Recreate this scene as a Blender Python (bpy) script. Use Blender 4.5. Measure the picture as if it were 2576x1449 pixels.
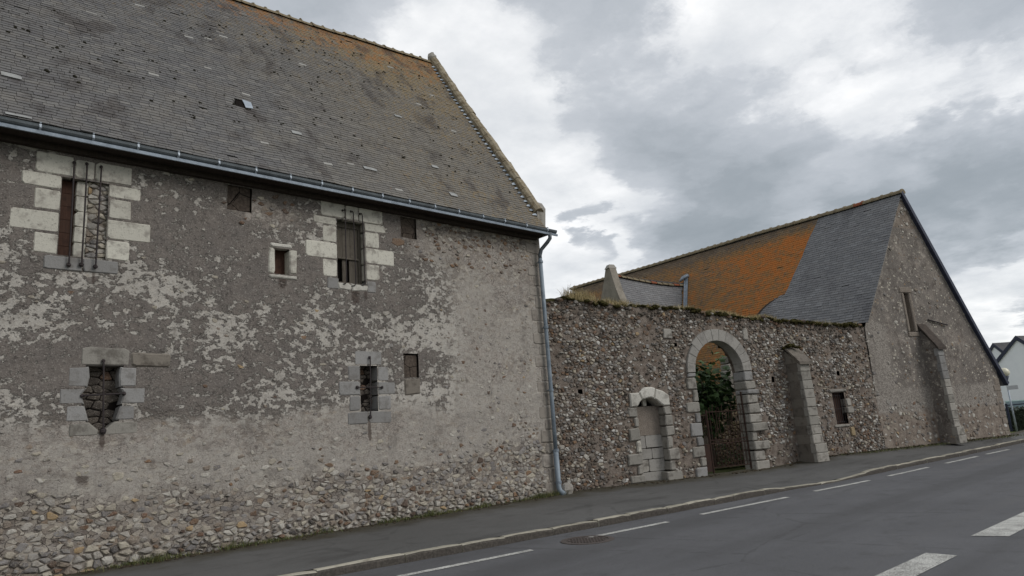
import bpy, math, random
import numpy as np
from mathutils import Matrix, Vector

scene = bpy.context.scene
for o in list(bpy.data.objects):
    bpy.data.objects.remove(o)
COL = scene.collection

# ------------------------------------------------------------------ camera
CAM = np.array([0.0, 0.0, 1.6])
PITCH, ROLL = math.radians(11.779), math.radians(4.2)
FWD = Vector((0.67262, 0.71127, 0.20414)).normalized()
cam_data = bpy.data.cameras.new('camera')
cam_data.sensor_width = 36.0
cam_data.lens = 1750.0 / 2576.0 * 36.0
cam_data.clip_start, cam_data.clip_end = 0.1, 3000.0
cam = bpy.data.objects.new('camera', cam_data)
COL.objects.link(cam)
right0 = FWD.cross(Vector((0, 0, 1))).normalized()
up0 = right0.cross(FWD)
# the photographer held the camera a little turned: verticals lean to the left
up1 = up0 * math.cos(ROLL) + right0 * math.sin(ROLL)
right1 = right0 * math.cos(ROLL) - up0 * math.sin(ROLL)
cam.matrix_world = Matrix(((right1.x, up1.x, -FWD.x, CAM[0]), (right1.y, up1.y, -FWD.y, CAM[1]),
                           (right1.z, up1.z, -FWD.z, CAM[2]), (0, 0, 0, 1)))
scene.camera = cam


def in_view(p, margin=0.0):
    d = Vector(p) - Vector(CAM)
    z = d.dot(FWD)
    if z < 0.1:
        return False
    x, y = d.dot(right1) / z * 1750, d.dot(up1) / z * 1750
    return abs(x) < 1288 + margin and abs(y) < 724 + margin


# ------------------------------------------------------------------ node helpers
def node(nt, kind, ins=None, **props):
    n = nt.nodes.new(kind)
    for k, v in props.items():
        setattr(n, k, v)
    for k, v in (ins or {}).items():
        if isinstance(v, bpy.types.NodeSocket):
            nt.links.new(v, n.inputs[k])
        else:
            s = n.inputs[k]
            if s.type == 'RGBA' and len(v) == 3:
                v = (*v, 1.0)
            s.default_value = v
    return n


def srgb(r, g, b):
    def f(c):
        c /= 255.0
        return c / 12.92 if c <= 0.04045 else ((c + 0.055) / 1.055) ** 2.4
    return (f(r), f(g), f(b))


class M:
    """one procedural material, with short calls that return sockets"""

    def __init__(s, name):
        s.m = bpy.data.materials.new(name)
        s.m.use_nodes = True
        s.nt = s.m.node_tree
        s.nt.nodes.clear()
        s.out = node(s.nt, 'ShaderNodeOutputMaterial')
        s.bsdf = node(s.nt, 'ShaderNodeBsdfPrincipled')
        s.nt.links.new(s.bsdf.outputs[0], s.out.inputs[0])
        s.geo = node(s.nt, 'ShaderNodeNewGeometry')
        s.pos = s.geo.outputs['Position']
        s.h = None

    def noise(s, scale, detail=4.0, rough=0.55, vec=None, dist=0.0):
        return node(s.nt, 'ShaderNodeTexNoise', {'Vector': vec or s.pos, 'Scale': scale, 'Detail': detail, 'Roughness': rough, 'Distortion': dist}).outputs[0]

    def voro(s, scale, feature='F1', out='Distance', vec=None, rand=1.0):
        return node(s.nt, 'ShaderNodeTexVoronoi', {'Vector': vec or s.pos, 'Scale': scale, 'Randomness': rand}, feature=feature).outputs[out]

    def stretch(s, x, y, z, off=(0, 0, 0)):
        return node(s.nt, 'ShaderNodeMapping', {'Vector': s.pos, 'Scale': (x, y, z), 'Location': off}).outputs[0]

    def ramp(s, fac, stops, interp='LINEAR'):
        n = node(s.nt, 'ShaderNodeValToRGB', {'Fac': fac})
        r = n.color_ramp
        r.interpolation = interp
        while len(r.elements) < len(stops):
            r.elements.new(0.5)
        for e, (p, c) in zip(r.elements, stops):
            e.position = p
            e.color = (*c, 1.0) if not isinstance(c, (int, float)) else (c, c, c, 1.0)
        return n.outputs[0]

    def step(s, fac, lo, hi):
        return node(s.nt, 'ShaderNodeMapRange', {'Value': fac, 'From Min': lo, 'From Max': hi}, interpolation_type='SMOOTHSTEP').outputs[0]

    def math(s, op, a, b=0.0, c=0.0):
        n = node(s.nt, 'ShaderNodeMath', {0: a, 1: b, 2: c}, operation=op)
        return n.outputs[0]

    def mix(s, fac, a, b, mode='MIX'):
        n = node(s.nt, 'ShaderNodeMix', None, data_type='RGBA', blend_type=mode)
        for i, v in ((0, fac), (6, a), (7, b)):
            if isinstance(v, bpy.types.NodeSocket):
                s.nt.links.new(v, n.inputs[i])
            else:
                n.inputs[i].default_value = v if isinstance(v, (int, float)) else (*v, 1.0)
        return n.outputs[2]

    def attr(s, name):
        return node(s.nt, 'ShaderNodeAttribute', None, attribute_name=name).outputs['Fac']

    def z(s):
        return node(s.nt, 'ShaderNodeSeparateXYZ', {0: s.pos}).outputs

    def piece(s):
        """a number of its own for every loose piece"""
        ob = node(s.nt, 'ShaderNodeObjectInfo').outputs['Random']
        return s.math('FRACT', s.math('ADD', s.math('MULTIPLY', ob, 7.31), s.geo.outputs['Random Per Island']))

    def bump(s, height, dist=0.01, strength=1.0):
        ins = {'Height': height, 'Distance': dist, 'Strength': strength}
        if s.h is not None:
            ins['Normal'] = s.h
        s.h = node(s.nt, 'ShaderNodeBump', ins).outputs[0]

    def done(s, color, rough=0.85, spec=0.25, metal=0.0):
        for k, v in (('Base Color', color), ('Roughness', rough), ('Specular IOR Level', spec), ('Metallic', metal)):
            if isinstance(v, bpy.types.NodeSocket):
                s.nt.links.new(v, s.bsdf.inputs[k])
            else:
                s.bsdf.inputs[k].default_value = (*v, 1.0) if k == 'Base Color' else v
        if s.h is not None:
            s.nt.links.new(s.h, s.bsdf.inputs['Normal'])
        return s.m


# ------------------------------------------------------------------ sky and light
SUN_EL, SUN_AZ = math.radians(38), math.radians(-62)    # azimuth measured from +X towards +Y
world = bpy.data.worlds.new('World')
scene.world = world
world.use_nodes = True
wt = world.node_tree
wt.nodes.clear()
wout = node(wt, 'ShaderNodeOutputWorld')
bg = node(wt, 'ShaderNodeBackground', {'Strength': 0.1})
wt.links.new(bg.outputs[0], wout.inputs[0])
sky = node(wt, 'ShaderNodeTexSky', None, sky_type='NISHITA', sun_disc=False, sun_elevation=SUN_EL, sun_rotation=math.pi / 2 - SUN_AZ)
tc = node(wt, 'ShaderNodeTexCoord').outputs['Generated']


def wmath(op, a, b=0.0, c=0.0):
    return node(wt, 'ShaderNodeMath', {0: a, 1: b, 2: c}, operation=op).outputs[0]


def wvec(op, a, b):
    return node(wt, 'ShaderNodeVectorMath', {0: a, 1: b}, operation=op)


def wstep(v, a, b):
    return node(wt, 'ShaderNodeMapRange', {'Value': v, 'From Min': a, 'From Max': b}, interpolation_type='SMOOTHSTEP').outputs[0]


def wnoise(vec, scale, detail, rough=0.55):
    return node(wt, 'ShaderNodeTexNoise', {'Vector': vec, 'Scale': scale, 'Detail': detail, 'Roughness': rough})


sep = node(wt, 'ShaderNodeSeparateXYZ', {0: tc}).outputs
den = wmath('ADD', wmath('MAXIMUM', sep[2], 0.0), 0.16)
flat = node(wt, 'ShaderNodeCombineXYZ', {0: wmath('DIVIDE', sep[0], den), 1: wmath('DIVIDE', sep[1], den), 2: 0.0}).outputs[0]
warp = node(wt, 'ShaderNodeVectorMath', {0: wnoise(flat, 1.1, 5).outputs['Color'], 1: (0.5, 0.5, 0.5)}, operation='SUBTRACT').outputs[0]
wdir = wvec('ADD', tc, node(wt, 'ShaderNodeVectorMath', {0: warp, 'Scale': 0.24}, operation='SCALE').outputs[0]).outputs[0]
wdir = node(wt, 'ShaderNodeVectorMath', {0: wdir}, operation='NORMALIZE').outputs[0]
warp2 = node(wt, 'ShaderNodeVectorMath', {0: wnoise(flat, 4.5, 6, 0.6).outputs['Color'], 1: (0.5, 0.5, 0.5)}, operation='SUBTRACT').outputs[0]
wdir = wvec('ADD', wdir, node(wt, 'ShaderNodeVectorMath', {0: warp2, 'Scale': 0.13}, operation='SCALE').outputs[0]).outputs[0]
wdir = node(wt, 'ShaderNodeVectorMath', {0: wdir}, operation='NORMALIZE').outputs[0]
flat2 = wvec('ADD', flat, node(wt, 'ShaderNodeVectorMath', {0: warp2, 'Scale': 0.35}, operation='SCALE').outputs[0]).outputs[0]
dens = wnoise(flat2, 1.15, 10, 0.54).outputs[0]
CLOUDS = [(0.578, 0.658, 0.484, 0.060, -0.26), (0.590, 0.650, 0.478, 0.14, -0.08), (0.542, 0.643, 0.541, 0.120, -0.12), (0.714, 0.647, 0.267, 0.150, -0.27), (0.772, 0.589, 0.237, 0.110, -0.20), (0.748, 0.609, 0.265, 0.042, 0.26), (0.792, 0.364, 0.491, 0.26, -0.08), (0.836, 0.329, 0.439, 0.170, -0.08), (0.799, 0.500, 0.333, 0.180, 0.16), (0.876, 0.369, 0.311, 0.200, 0.17), (0.710, 0.599, 0.371, 0.130, 0.0), (0.946, 0.241, 0.215, 0.130, 0.2), (0.901, 0.274, 0.336, 0.120, -0.05), (0.965, 0.215, 0.151, 0.090, -0.14), (0.977, 0.193, 0.090, 0.080, -0.14), (0.909, 0.343, 0.237, 0.100, -0.08), (0.455, 0.700, 0.550, 0.120, 0.05), (0.828, 0.497, 0.261, 0.070, -0.12), (0.936, 0.158, 0.315, 0.120, -0.06), (0.947, 0.192, 0.256, 0.100, 0.12)]

for (dx, dy, dz, rad, amp) in CLOUDS:       # the heavier cloud masses and the thin places between them
    dot = wvec('DOT_PRODUCT', wdir, Vector((dx, dy, dz)).normalized()).outputs['Value']
    dens = wmath('MULTIPLY_ADD', wstep(dot, math.cos(rad * 1.15), 1.0), amp, dens)


def wramp(fac, stops):
    n_ = node(wt, 'ShaderNodeValToRGB', {'Fac': fac})
    while len(n_.color_ramp.elements) < len(stops):
        n_.color_ramp.elements.new(0.5)
    for e_, (p_, c_) in zip(n_.color_ramp.elements, stops):
        e_.position, e_.color = p_, (*c_, 1)
    return n_.outputs[0]


veil = wramp(wnoise(flat, 2.2, 9, 0.6).outputs[0], [(0.30, (7.0, 7.3, 7.65)), (0.50, (9.2, 9.35, 9.5)), (0.64, (11.2, 11.2, 11.2))])     # thin high cloud
shade = wmath('ADD', wmath('MULTIPLY', dens, 0.8), wmath('MULTIPLY', wnoise(flat2, 3.4, 9, 0.6).outputs[0], 0.2))
body = wramp(shade, [(0.36, (8.0, 8.2, 8.5)), (0.46, (6.2, 6.5, 6.9)), (0.56, (5.0, 5.35, 5.75)), (0.68, (3.75, 4.12, 4.45)), (0.82, (3.1, 3.48, 3.78))])      # the grey undersides
cmix = node(wt, 'ShaderNodeMix', None, data_type='RGBA')
wt.links.new(wstep(dens, 0.36, 0.48), cmix.inputs[0])
wt.links.new(veil, cmix.inputs[6])
wt.links.new(body, cmix.inputs[7])
mixsky = node(wt, 'ShaderNodeMix', None, data_type='RGBA')
mixsky.inputs[0].default_value = 0.9
wt.links.new(sky.outputs[0], mixsky.inputs[6])
wt.links.new(cmix.outputs[2], mixsky.inputs[7])
wt.links.new(mixsky.outputs[2], bg.inputs[0])

sun_data = bpy.data.lights.new('sun', 'SUN')
sun_data.energy = 1.5
sun_data.angle = math.radians(30)
sun_data.color = (1.0, 0.975, 0.95)
sun = bpy.data.objects.new('sun', sun_data)
COL.objects.link(sun)
sdir = Vector((math.cos(SUN_AZ) * math.cos(SUN_EL), math.sin(SUN_AZ) * math.cos(SUN_EL), math.sin(SUN_EL)))
sun.rotation_euler = sdir.to_track_quat('Z', 'Y').to_euler()

vs = scene.view_settings
vs.view_transform, vs.look, vs.gamma, vs.exposure, vs.use_curve_mapping = 'Standard', 'None', 1.0, 0.0, False

# ------------------------------------------------------------------ mesh helpers
rng = random.Random(7)
nrng = np.random.default_rng(11)


def vnoise(x, y, seed=0):
    x, y = np.asarray(x, float), np.asarray(y, float)
    xi, yi = np.floor(x).astype(np.int64), np.floor(y).astype(np.int64)
    fx, fy = x - xi, y - yi
    fx, fy = fx * fx * (3 - 2 * fx), fy * fy * (3 - 2 * fy)

    def h(a, b):
        n = (a * 374761393 + b * 668265263 + seed * 974634533) & 0xffffffff
        n = ((n ^ (n >> 13)) * 1274126177) & 0xffffffff
        n = ((n ^ (n >> 16)) * 2246822519) & 0xffffffff
        return ((n ^ (n >> 15)) & 0xffff) / 65535.0
    return (h(xi, yi) * (1 - fx) + h(xi + 1, yi) * fx) * (1 - fy) + (h(xi, yi + 1) * (1 - fx) + h(xi + 1, yi + 1) * fx) * fy


def fbm(x, y, octaves=4, seed=0):
    t, a, s = 0, 0.5, 0
    for i in range(octaves):
        t = t + a * vnoise(np.asarray(x) * 2 ** i, np.asarray(y) * 2 ** i, seed + i * 17)
        s += a
        a *= 0.5
    return t / s


def sstep(x, a, b):
    t = np.clip((np.asarray(x, float) - a) / (b - a), 0, 1)
    return t * t * (3 - 2 * t)


class MB:
    def __init__(s):
        s.v, s.f, s.mi = [], [], []

    def add(s, verts, faces, mi=0):
        b = len(s.v)
        s.v.extend(tuple(map(float, p)) for p in verts)
        s.f.extend(tuple(i + b for i in f) for f in faces)
        s.mi.extend([mi] * len(faces))

    def prism(s, front, back, mi=0):
        """two outlines of the same length joined by sides"""
        n = len(front)
        s.add(list(front) + list(back), [tuple(range(n)), tuple(range(2 * n - 1, n - 1, -1))] +
              [(i, n + i, n + (i + 1) % n, (i + 1) % n) for i in range(n)], mi)

    def box(s, lo, hi, mi=0):
        (a, b, c), (d, e, f) = lo, hi
        s.add([(a, b, c), (d, b, c), (d, e, c), (a, e, c), (a, b, f), (d, b, f), (d, e, f), (a, e, f)],
              [(3, 2, 1, 0), (4, 5, 6, 7), (0, 1, 5, 4), (1, 2, 6, 5), (2, 3, 7, 6), (3, 0, 4, 7)], mi)

    def tube(s, pts, r, n=8, mi=0, cap=True):
        pts = [Vector(p) for p in pts]
        rs = r if isinstance(r, (list, tuple)) else [r] * len(pts)
        rings, prev = [], None
        for i, p in enumerate(pts):
            t = (pts[min(i + 1, len(pts) - 1)] - pts[max(i - 1, 0)]).normalized()
            if prev is None:
                ref = Vector((0, 0, 1)) if abs(t.z) < 0.9 else Vector((1, 0, 0))
                a = t.cross(ref).normalized()
            else:
                a = (prev - t * prev.dot(t)).normalized()
            prev = a
            b = t.cross(a)
            rings.append([p + (a * math.cos(2 * math.pi * k / n) + b * math.sin(2 * math.pi * k / n)) * rs[i] for k in range(n)])
        v = [q for ring in rings for q in ring]
        f = [(i * n + k, i * n + (k + 1) % n, (i + 1) * n + (k + 1) % n, (i + 1) * n + k) for i in range(len(pts) - 1) for k in range(n)]
        if cap:
            f += [tuple(range(n - 1, -1, -1)), tuple((len(pts) - 1) * n + k for k in range(n))]
        s.add(v, f, mi)

    def ball(s, c, r, sq=(1, 1, 1), nu=10, nv=6, mi=0, jit=0.0):
        v = [(c[0], c[1], c[2] - r * sq[2])]
        for j in range(1, nv):
            th = math.pi * j / nv - math.pi / 2
            for i in range(nu):
                ph = 2 * math.pi * i / nu
                k = r * (1 + rng.uniform(-jit, jit))
                v.append((c[0] + k * sq[0] * math.cos(th) * math.cos(ph), c[1] + k * sq[1] * math.cos(th) * math.sin(ph), c[2] + k * sq[2] * math.sin(th)))
        v.append((c[0], c[1], c[2] + r * sq[2]))
        f = [(0, 1 + (i + 1) % nu, 1 + i) for i in range(nu)]
        for j in range(nv - 2):
            for i in range(nu):
                a, b = 1 + j * nu + i, 1 + j * nu + (i + 1) % nu
                f.append((a, b, b + nu, a + nu))
        e = 1 + (nv - 2) * nu
        f += [(e + i, e + (i + 1) % nu, len(v) - 1) for i in range(nu)]
        s.add(v, f, mi)

    def mesh(s, name, mats, smooth=False):
        me = bpy.data.meshes.new(name)
        me.from_pydata(s.v, [], s.f)
        for m in (mats if isinstance(mats, (list, tuple)) else [mats]):
            me.materials.append(m)
        if any(s.mi):
            me.polygons.foreach_set('material_index', s.mi)
        if smooth:
            me.polygons.foreach_set('use_smooth', [True] * len(s.f))
        me.update()
        return me

    def build(s, name, mats, parent=None, smooth=False, kind=None, label=None):
        o = bpy.data.objects.new(name, s.mesh(name, mats, smooth))
        COL.objects.link(o)
        if parent is not None:
            attach(o, parent)
        if kind:
            o['kind'] = kind
        if label:
            o['label'] = label
        return o


def attach(o, parent):
    o.parent = parent
    if parent.type == 'EMPTY':
        o.matrix_parent_inverse = Matrix.Translation(-parent.location)


def tag(o, label, cat, group=None, kind=None):
    o['label'], o['category'] = label, cat
    if group:
        o['group'] = group
    if kind:
        o['kind'] = kind
    return o


def thing(name, loc, label, cat, group=None):
    o = bpy.data.objects.new(name, None)
    o.location = loc
    COL.objects.link(o)
    return tag(o, label, cat, group)


# the two wall lines: the barn front runs along X; the courtyard wall and the gable turn 16.7 degrees to the road
D = 12.70
WO = np.array([13.57, 12.80, 0.0])
WA = math.radians(-16.7)
WU = np.array([math.cos(WA), math.sin(WA), 0.0])
WV = np.array([-math.sin(WA), math.cos(WA), 0.0])


def barn_at(x, t, z):
    return (x, D + t, z)


def wall_at(s, t, z):
    return (WO[0] + WU[0] * s + WV[0] * t, WO[1] + WU[1] * s + WV[1] * t, z)


def inside(poly, x, z):
    x, z = np.asarray(x), np.asarray(z)
    r = np.zeros(x.shape, bool)
    n = len(poly)
    for i in range(n):
        (x1, z1), (x2, z2) = poly[i], poly[(i + 1) % n]
        if z1 == z2:
            continue
        c = ((z1 > z) != (z2 > z)) & (x < (x2 - x1) * (z - z1) / (z2 - z1) + x1)
        r ^= c
    return r


def rect(x0, z0, x1, z1):
    return [(x0, z0), (x1, z0), (x1, z1), (x0, z1)]


def lines(a, b, step, exact=()):
    ls = list(np.linspace(a, b, max(2, int(round((b - a) / step)) + 1)))
    for e in exact:
        if a < e < b:
            ls = [q for q in ls if abs(q - e) > step * 0.35 or q in (a, b)] + [e]
    return np.array(sorted(ls))


def wall_sheet(at, xs, zs, holes, disp, top=None, t0=0.0, attrs=None, name='wall', mat=None, parent=None, flip=False):
    """a wall face as a fine relief; cells inside a hole are left open; top(x) trims it"""
    X, Z = np.meshgrid(xs, zs, indexing='ij')
    if top is not None:
        Z = np.minimum(Z, top(xs)[:, None])
    T = t0 + disp(X, Z)
    base = np.array(at(0, 0, 0.0))
    ux = np.array(at(1, 0, 0.0)) - base
    ut = np.array(at(0, 1, 0.0)) - base
    P = base + X[..., None] * ux + T[..., None] * ut
    P[..., 2] = Z
    nx, nz = X.shape
    cx = (X[:-1, :-1] + X[1:, 1:]) / 2
    cz = (Z[:-1, :-1] + Z[1:, 1:]) / 2
    ok = (Z[:-1, 1:] - Z[:-1, :-1] > 1e-5) | (Z[1:, 1:] - Z[1:, :-1] > 1e-5)
    for h in holes:
        ok &= ~inside(h, cx, cz)
    i, j = np.nonzero(ok)
    a = i * nz + j
    quads = np.stack([a, a + nz, a + nz + 1, a + 1], 1)
    if flip:
        quads = quads[:, ::-1]
    me = bpy.data.meshes.new(name)
    me.vertices.add(nx * nz)
    me.vertices.foreach_set('co', P.reshape(-1))
    me.loops.add(quads.size)
    me.loops.foreach_set('vertex_index', quads.reshape(-1).astype(np.int32))
    me.polygons.add(len(quads))
    me.polygons.foreach_set('loop_start', np.arange(len(quads), dtype=np.int32) * 4)
    me.polygons.foreach_set('loop_total', np.full(len(quads), 4, np.int32))
    me.polygons.foreach_set('use_smooth', np.ones(len(quads), bool))
    for k, fn in (attrs or {}).items():
        at_ = me.attributes.new(k, 'FLOAT', 'POINT')
        at_.data.foreach_set('value', np.asarray(fn(X, Z), float).reshape(-1))
    me.materials.append(mat)
    me.update()
    me.validate()
    o = bpy.data.objects.new(name, me)
    COL.objects.link(o)
    if parent is not None:
        attach(o, parent)
    return o


def inset(poly, d):
    """pull a convex-ish outline in by d"""
    n = len(poly)
    area = sum(poly[i][0] * poly[(i + 1) % n][1] - poly[(i + 1) % n][0] * poly[i][1] for i in range(n))
    sg = 1 if area > 0 else -1
    out = []
    for i in range(n):
        p0, p1, p2 = Vector(poly[i - 1]), Vector(poly[i]), Vector(poly[(i + 1) % n])
        e1, e2 = (p1 - p0).normalized(), (p2 - p1).normalized()
        n1, n2 = Vector((-e1.y, e1.x)) * sg, Vector((-e2.y, e2.x)) * sg
        k = max(0.35, 1 + n1.dot(n2))
        q = p1 + (n1 + n2) * (d / k)
        out.append((q.x, q.y))
    return out


def block(at, poly, parent, mat, proud=0.014, depth=0.3, name='dressed_stone', gap=0.006, bev=0.014, jit=0.006, label=None):
    """one squared stone: its worn face stands proud of the wall, its body runs back into it"""
    if len(poly) == 4:      # worn and chipped corners
        q = []
        for i in range(4):
            (xa, za), (xb, zb), (xc, zc) = poly[i - 1], poly[i], poly[(i + 1) % 4]
            la, lc = math.hypot(xa - xb, za - zb), math.hypot(xc - xb, zc - zb)
            k1, k2 = (rng.choice([.012, .02, .035, .05]) for _ in range(2))
            k1, k2 = min(k1, la * .3), min(k2, lc * .3)
            q += [(xb + (xa - xb) / la * k1, zb + (za - zb) / la * k1), (xb + (xc - xb) / lc * k2, zb + (zc - zb) / lc * k2)]
        poly = q
    p = [(x + rng.uniform(-jit, jit), z + rng.uniform(-jit, jit)) for x, z in poly]
    p = inset(p, gap)
    q = inset(p, bev)
    pr = proud + rng.uniform(-0.004, 0.006)
    n = len(p)
    m = MB()
    v = [at(x, -pr + rng.uniform(-.003, .003), z) for x, z in q] + [at(x, -pr + bev, z) for x, z in p] + [at(x, depth, z) for x, z in p]
    f = [tuple(range(n))]
    for k in (0, n):
        f += [(k + i, k + n + i, k + n + (i + 1) % n, k + (i + 1) % n) for i in range(n)]
    m.add(v, f)
    return m.build(name, mat, parent, label=label)


def voronoi_cells(x0, x1, z0, z1, w, h, keep, seed, jit=0.42, drop=0.0):
    """tight irregular stones: the cells of a jittered grid"""
    r = random.Random(seed)
    k = w / h
    nx, nz = int((x1 - x0) / w) + 3, int((z1 - z0) / h) + 3
    P = {}
    for i in range(-1, nx):
        for j in range(-1, nz):
            if r.random() < drop:
                continue
            P[i, j] = (x0 + (i + 0.5 * (j % 2) + r.uniform(-jit, jit)) * w, (z0 + (j + r.uniform(-jit, jit)) * h) * k)
    out = []
    for i in range(0, nx - 1):
        for j in range(0, nz - 1):
            if (i, j) not in P:
                continue
            cx, cz = P[i, j]
            if not (x0 < cx < x1 and z0 < cz / k < z1) or not keep(cx, cz / k):
                continue
            poly = [(cx - 2 * w, cz - 2 * w), (cx + 2 * w, cz - 2 * w), (cx + 2 * w, cz + 2 * w), (cx - 2 * w, cz + 2 * w)]
            for di in (-2, -1, 0, 1, 2):
                for dj in (-2, -1, 0, 1, 2):
                    q = P.get((i + di, j + dj))
                    if q is None or (di == 0 and dj == 0):
                        continue
                    nx_, nz_ = q[0] - cx, q[1] - cz
                    c = (q[0] ** 2 + q[1] ** 2 - cx ** 2 - cz ** 2) / 2
                    new, L = [], len(poly)
                    dd = [p[0] * nx_ + p[1] * nz_ - c for p in poly]
                    for a in range(L):
                        b = (a + 1) % L
                        if dd[a] <= 0:
                            new.append(poly[a])
                        if (dd[a] < 0) != (dd[b] < 0) and dd[a] != dd[b]:
                            t = dd[a] / (dd[a] - dd[b])
                            new.append((poly[a][0] + (poly[b][0] - poly[a][0]) * t, poly[a][1] + (poly[b][1] - poly[a][1]) * t))
                    poly = new
                    if len(poly) < 3:
                        break
                if len(poly) < 3:
                    break
            if len(poly) >= 3:
                out.append(([(x, z / k) for x, z in poly], cx, cz / k))
    return out


def chaikin(poly, a=0.25):
    out = []
    for i in range(len(poly)):
        (x1, z1), (x2, z2) = poly[i], poly[(i + 1) % len(poly)]
        out += [(x1 + (x2 - x1) * a, z1 + (z2 - z1) * a), (x1 + (x2 - x1) * (1 - a), z1 + (z2 - z1) * (1 - a))]
    return out


def stone_geo(at, poly, shrink, proud, r, sink=0.03):
    poly = chaikin(poly, r.uniform(.10, .22)) if r.random() < .55 else poly
    n = len(poly)
    cx, cz = sum(p[0] for p in poly) / n, sum(p[1] for p in poly) / n
    p0 = [(cx + (x - cx) * shrink * r.uniform(0.93, 1.04), cz + (z - cz) * shrink * r.uniform(0.93, 1.04)) for x, z in poly]
    tx, tz = r.uniform(-.25, .25), r.uniform(-.25, .35)
    sx = max(0.02, max(abs(x - cx) for x, _ in p0))
    p1 = [(cx + (x - cx) * k1, cz + (z - cz) * k1) for x, z in p0 for k1 in (r.uniform(.58, .92),)]
    v = [at(x, sink, z) for x, z in p0] + [at(x, -proud * 0.35, z) for x, z in p0]
    v += [at(x, -proud * (0.92 + tx * (x - cx) / sx - tz * (z - cz) / sx + r.uniform(-.16, .16)), z) for x, z in p1]
    v.append(at(cx + r.uniform(-.2, .2) * sx, -proud * r.uniform(0.95, 1.15), cz))
    f = []
    for k in (0, n):
        f += [(k + i, k + (i + 1) % n, k + n + (i + 1) % n, k + n + i) for i in range(n)]
    f += [(2 * n + i, 2 * n + (i + 1) % n, 3 * n) for i in range(n)]
    area = abs(sum(p0[i][0] * p0[(i + 1) % n][1] - p0[(i + 1) % n][0] * p0[i][1] for i in range(n))) / 2
    return v, f, area


def lay_stones(parent, stones, mats, single='stone', mass='rubble', limit=300):
    """the stones that show largest become parts of their own, the rest one mass"""
    rank = []
    for k, (v, f, area, mi) in enumerate(stones):
        c = v[-1]
        d2 = (c[0] - CAM[0]) ** 2 + (c[1] - CAM[1]) ** 2 + (c[2] - CAM[2]) ** 2
        rank.append((area / d2 if in_view(c) else 0, k))
    rank.sort(reverse=True)
    big_ = {k for s_, k in rank[:limit] if s_ > 0}
    m = MB()
    for k, (v, f, area, mi) in enumerate(stones):
        if k in big_:
            q = MB()
            q.add(v, f)
            q.build(single, mats[mi], parent)
        else:
            m.add(v, f, mi)
    if m.v:
        m.build(mass, mats, parent, kind='stuff')
# ------------------------------------------------------------------ materials
def rough_rubble(m, fine, mid, k=1.0):
    """small stones half drowned in mortar: warped cells of close tones, dark crevices here and there"""
    off = node(m.nt, 'ShaderNodeTexNoise', {'Vector': m.pos, 'Scale': 7.0, 'Detail': 4.0}).outputs['Color']
    wv = node(m.nt, 'ShaderNodeVectorMath', {0: m.stretch(1, 1, 1.7), 1: node(m.nt, 'ShaderNodeVectorMath', {0: off, 'Scale': .16}, operation='SCALE').outputs[0]}, operation='ADD').outputs[0]
    cell = node(m.nt, 'ShaderNodeSeparateColor', {0: m.voro(8.5, out='Color', vec=wv)}).outputs
    edge = m.voro(8.5, 'DISTANCE_TO_EDGE', vec=wv)
    col = m.ramp(cell[0], [(0, srgb(100 * k, 92 * k, 86 * k)), (.25, srgb(126 * k, 117 * k, 108 * k)), (.5, srgb(146 * k, 136 * k, 124 * k)), (.75, srgb(162 * k, 154 * k, 142 * k)), (.92, srgb(182 * k, 175 * k, 162 * k)), (1, srgb(132 * k, 112 * k, 92 * k))])
    col = m.mix(m.step(mid, .44, .60), col, m.mix(fine, srgb(112 * k, 105 * k, 98 * k), srgb(164 * k, 156 * k, 147 * k)))
    cre = m.math('MULTIPLY', m.step(m.math('ADD', edge, m.math('MULTIPLY', m.math('SUBTRACT', fine, .5), .10)), .045, .0), m.step(m.noise(3.2, 4), .42, .56))
    col = m.mix(m.math('MULTIPLY', cre, .75), col, srgb(66, 60, 56))
    col = m.mix(m.math('MULTIPLY', m.step(fine, .56, .66), .55), col, srgb(176 * k, 169 * k, 159 * k))
    h = m.math('SUBTRACT', m.math('MULTIPLY', cell[1], .5), m.math('MULTIPLY', cre, .8))
    return col, h


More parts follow.
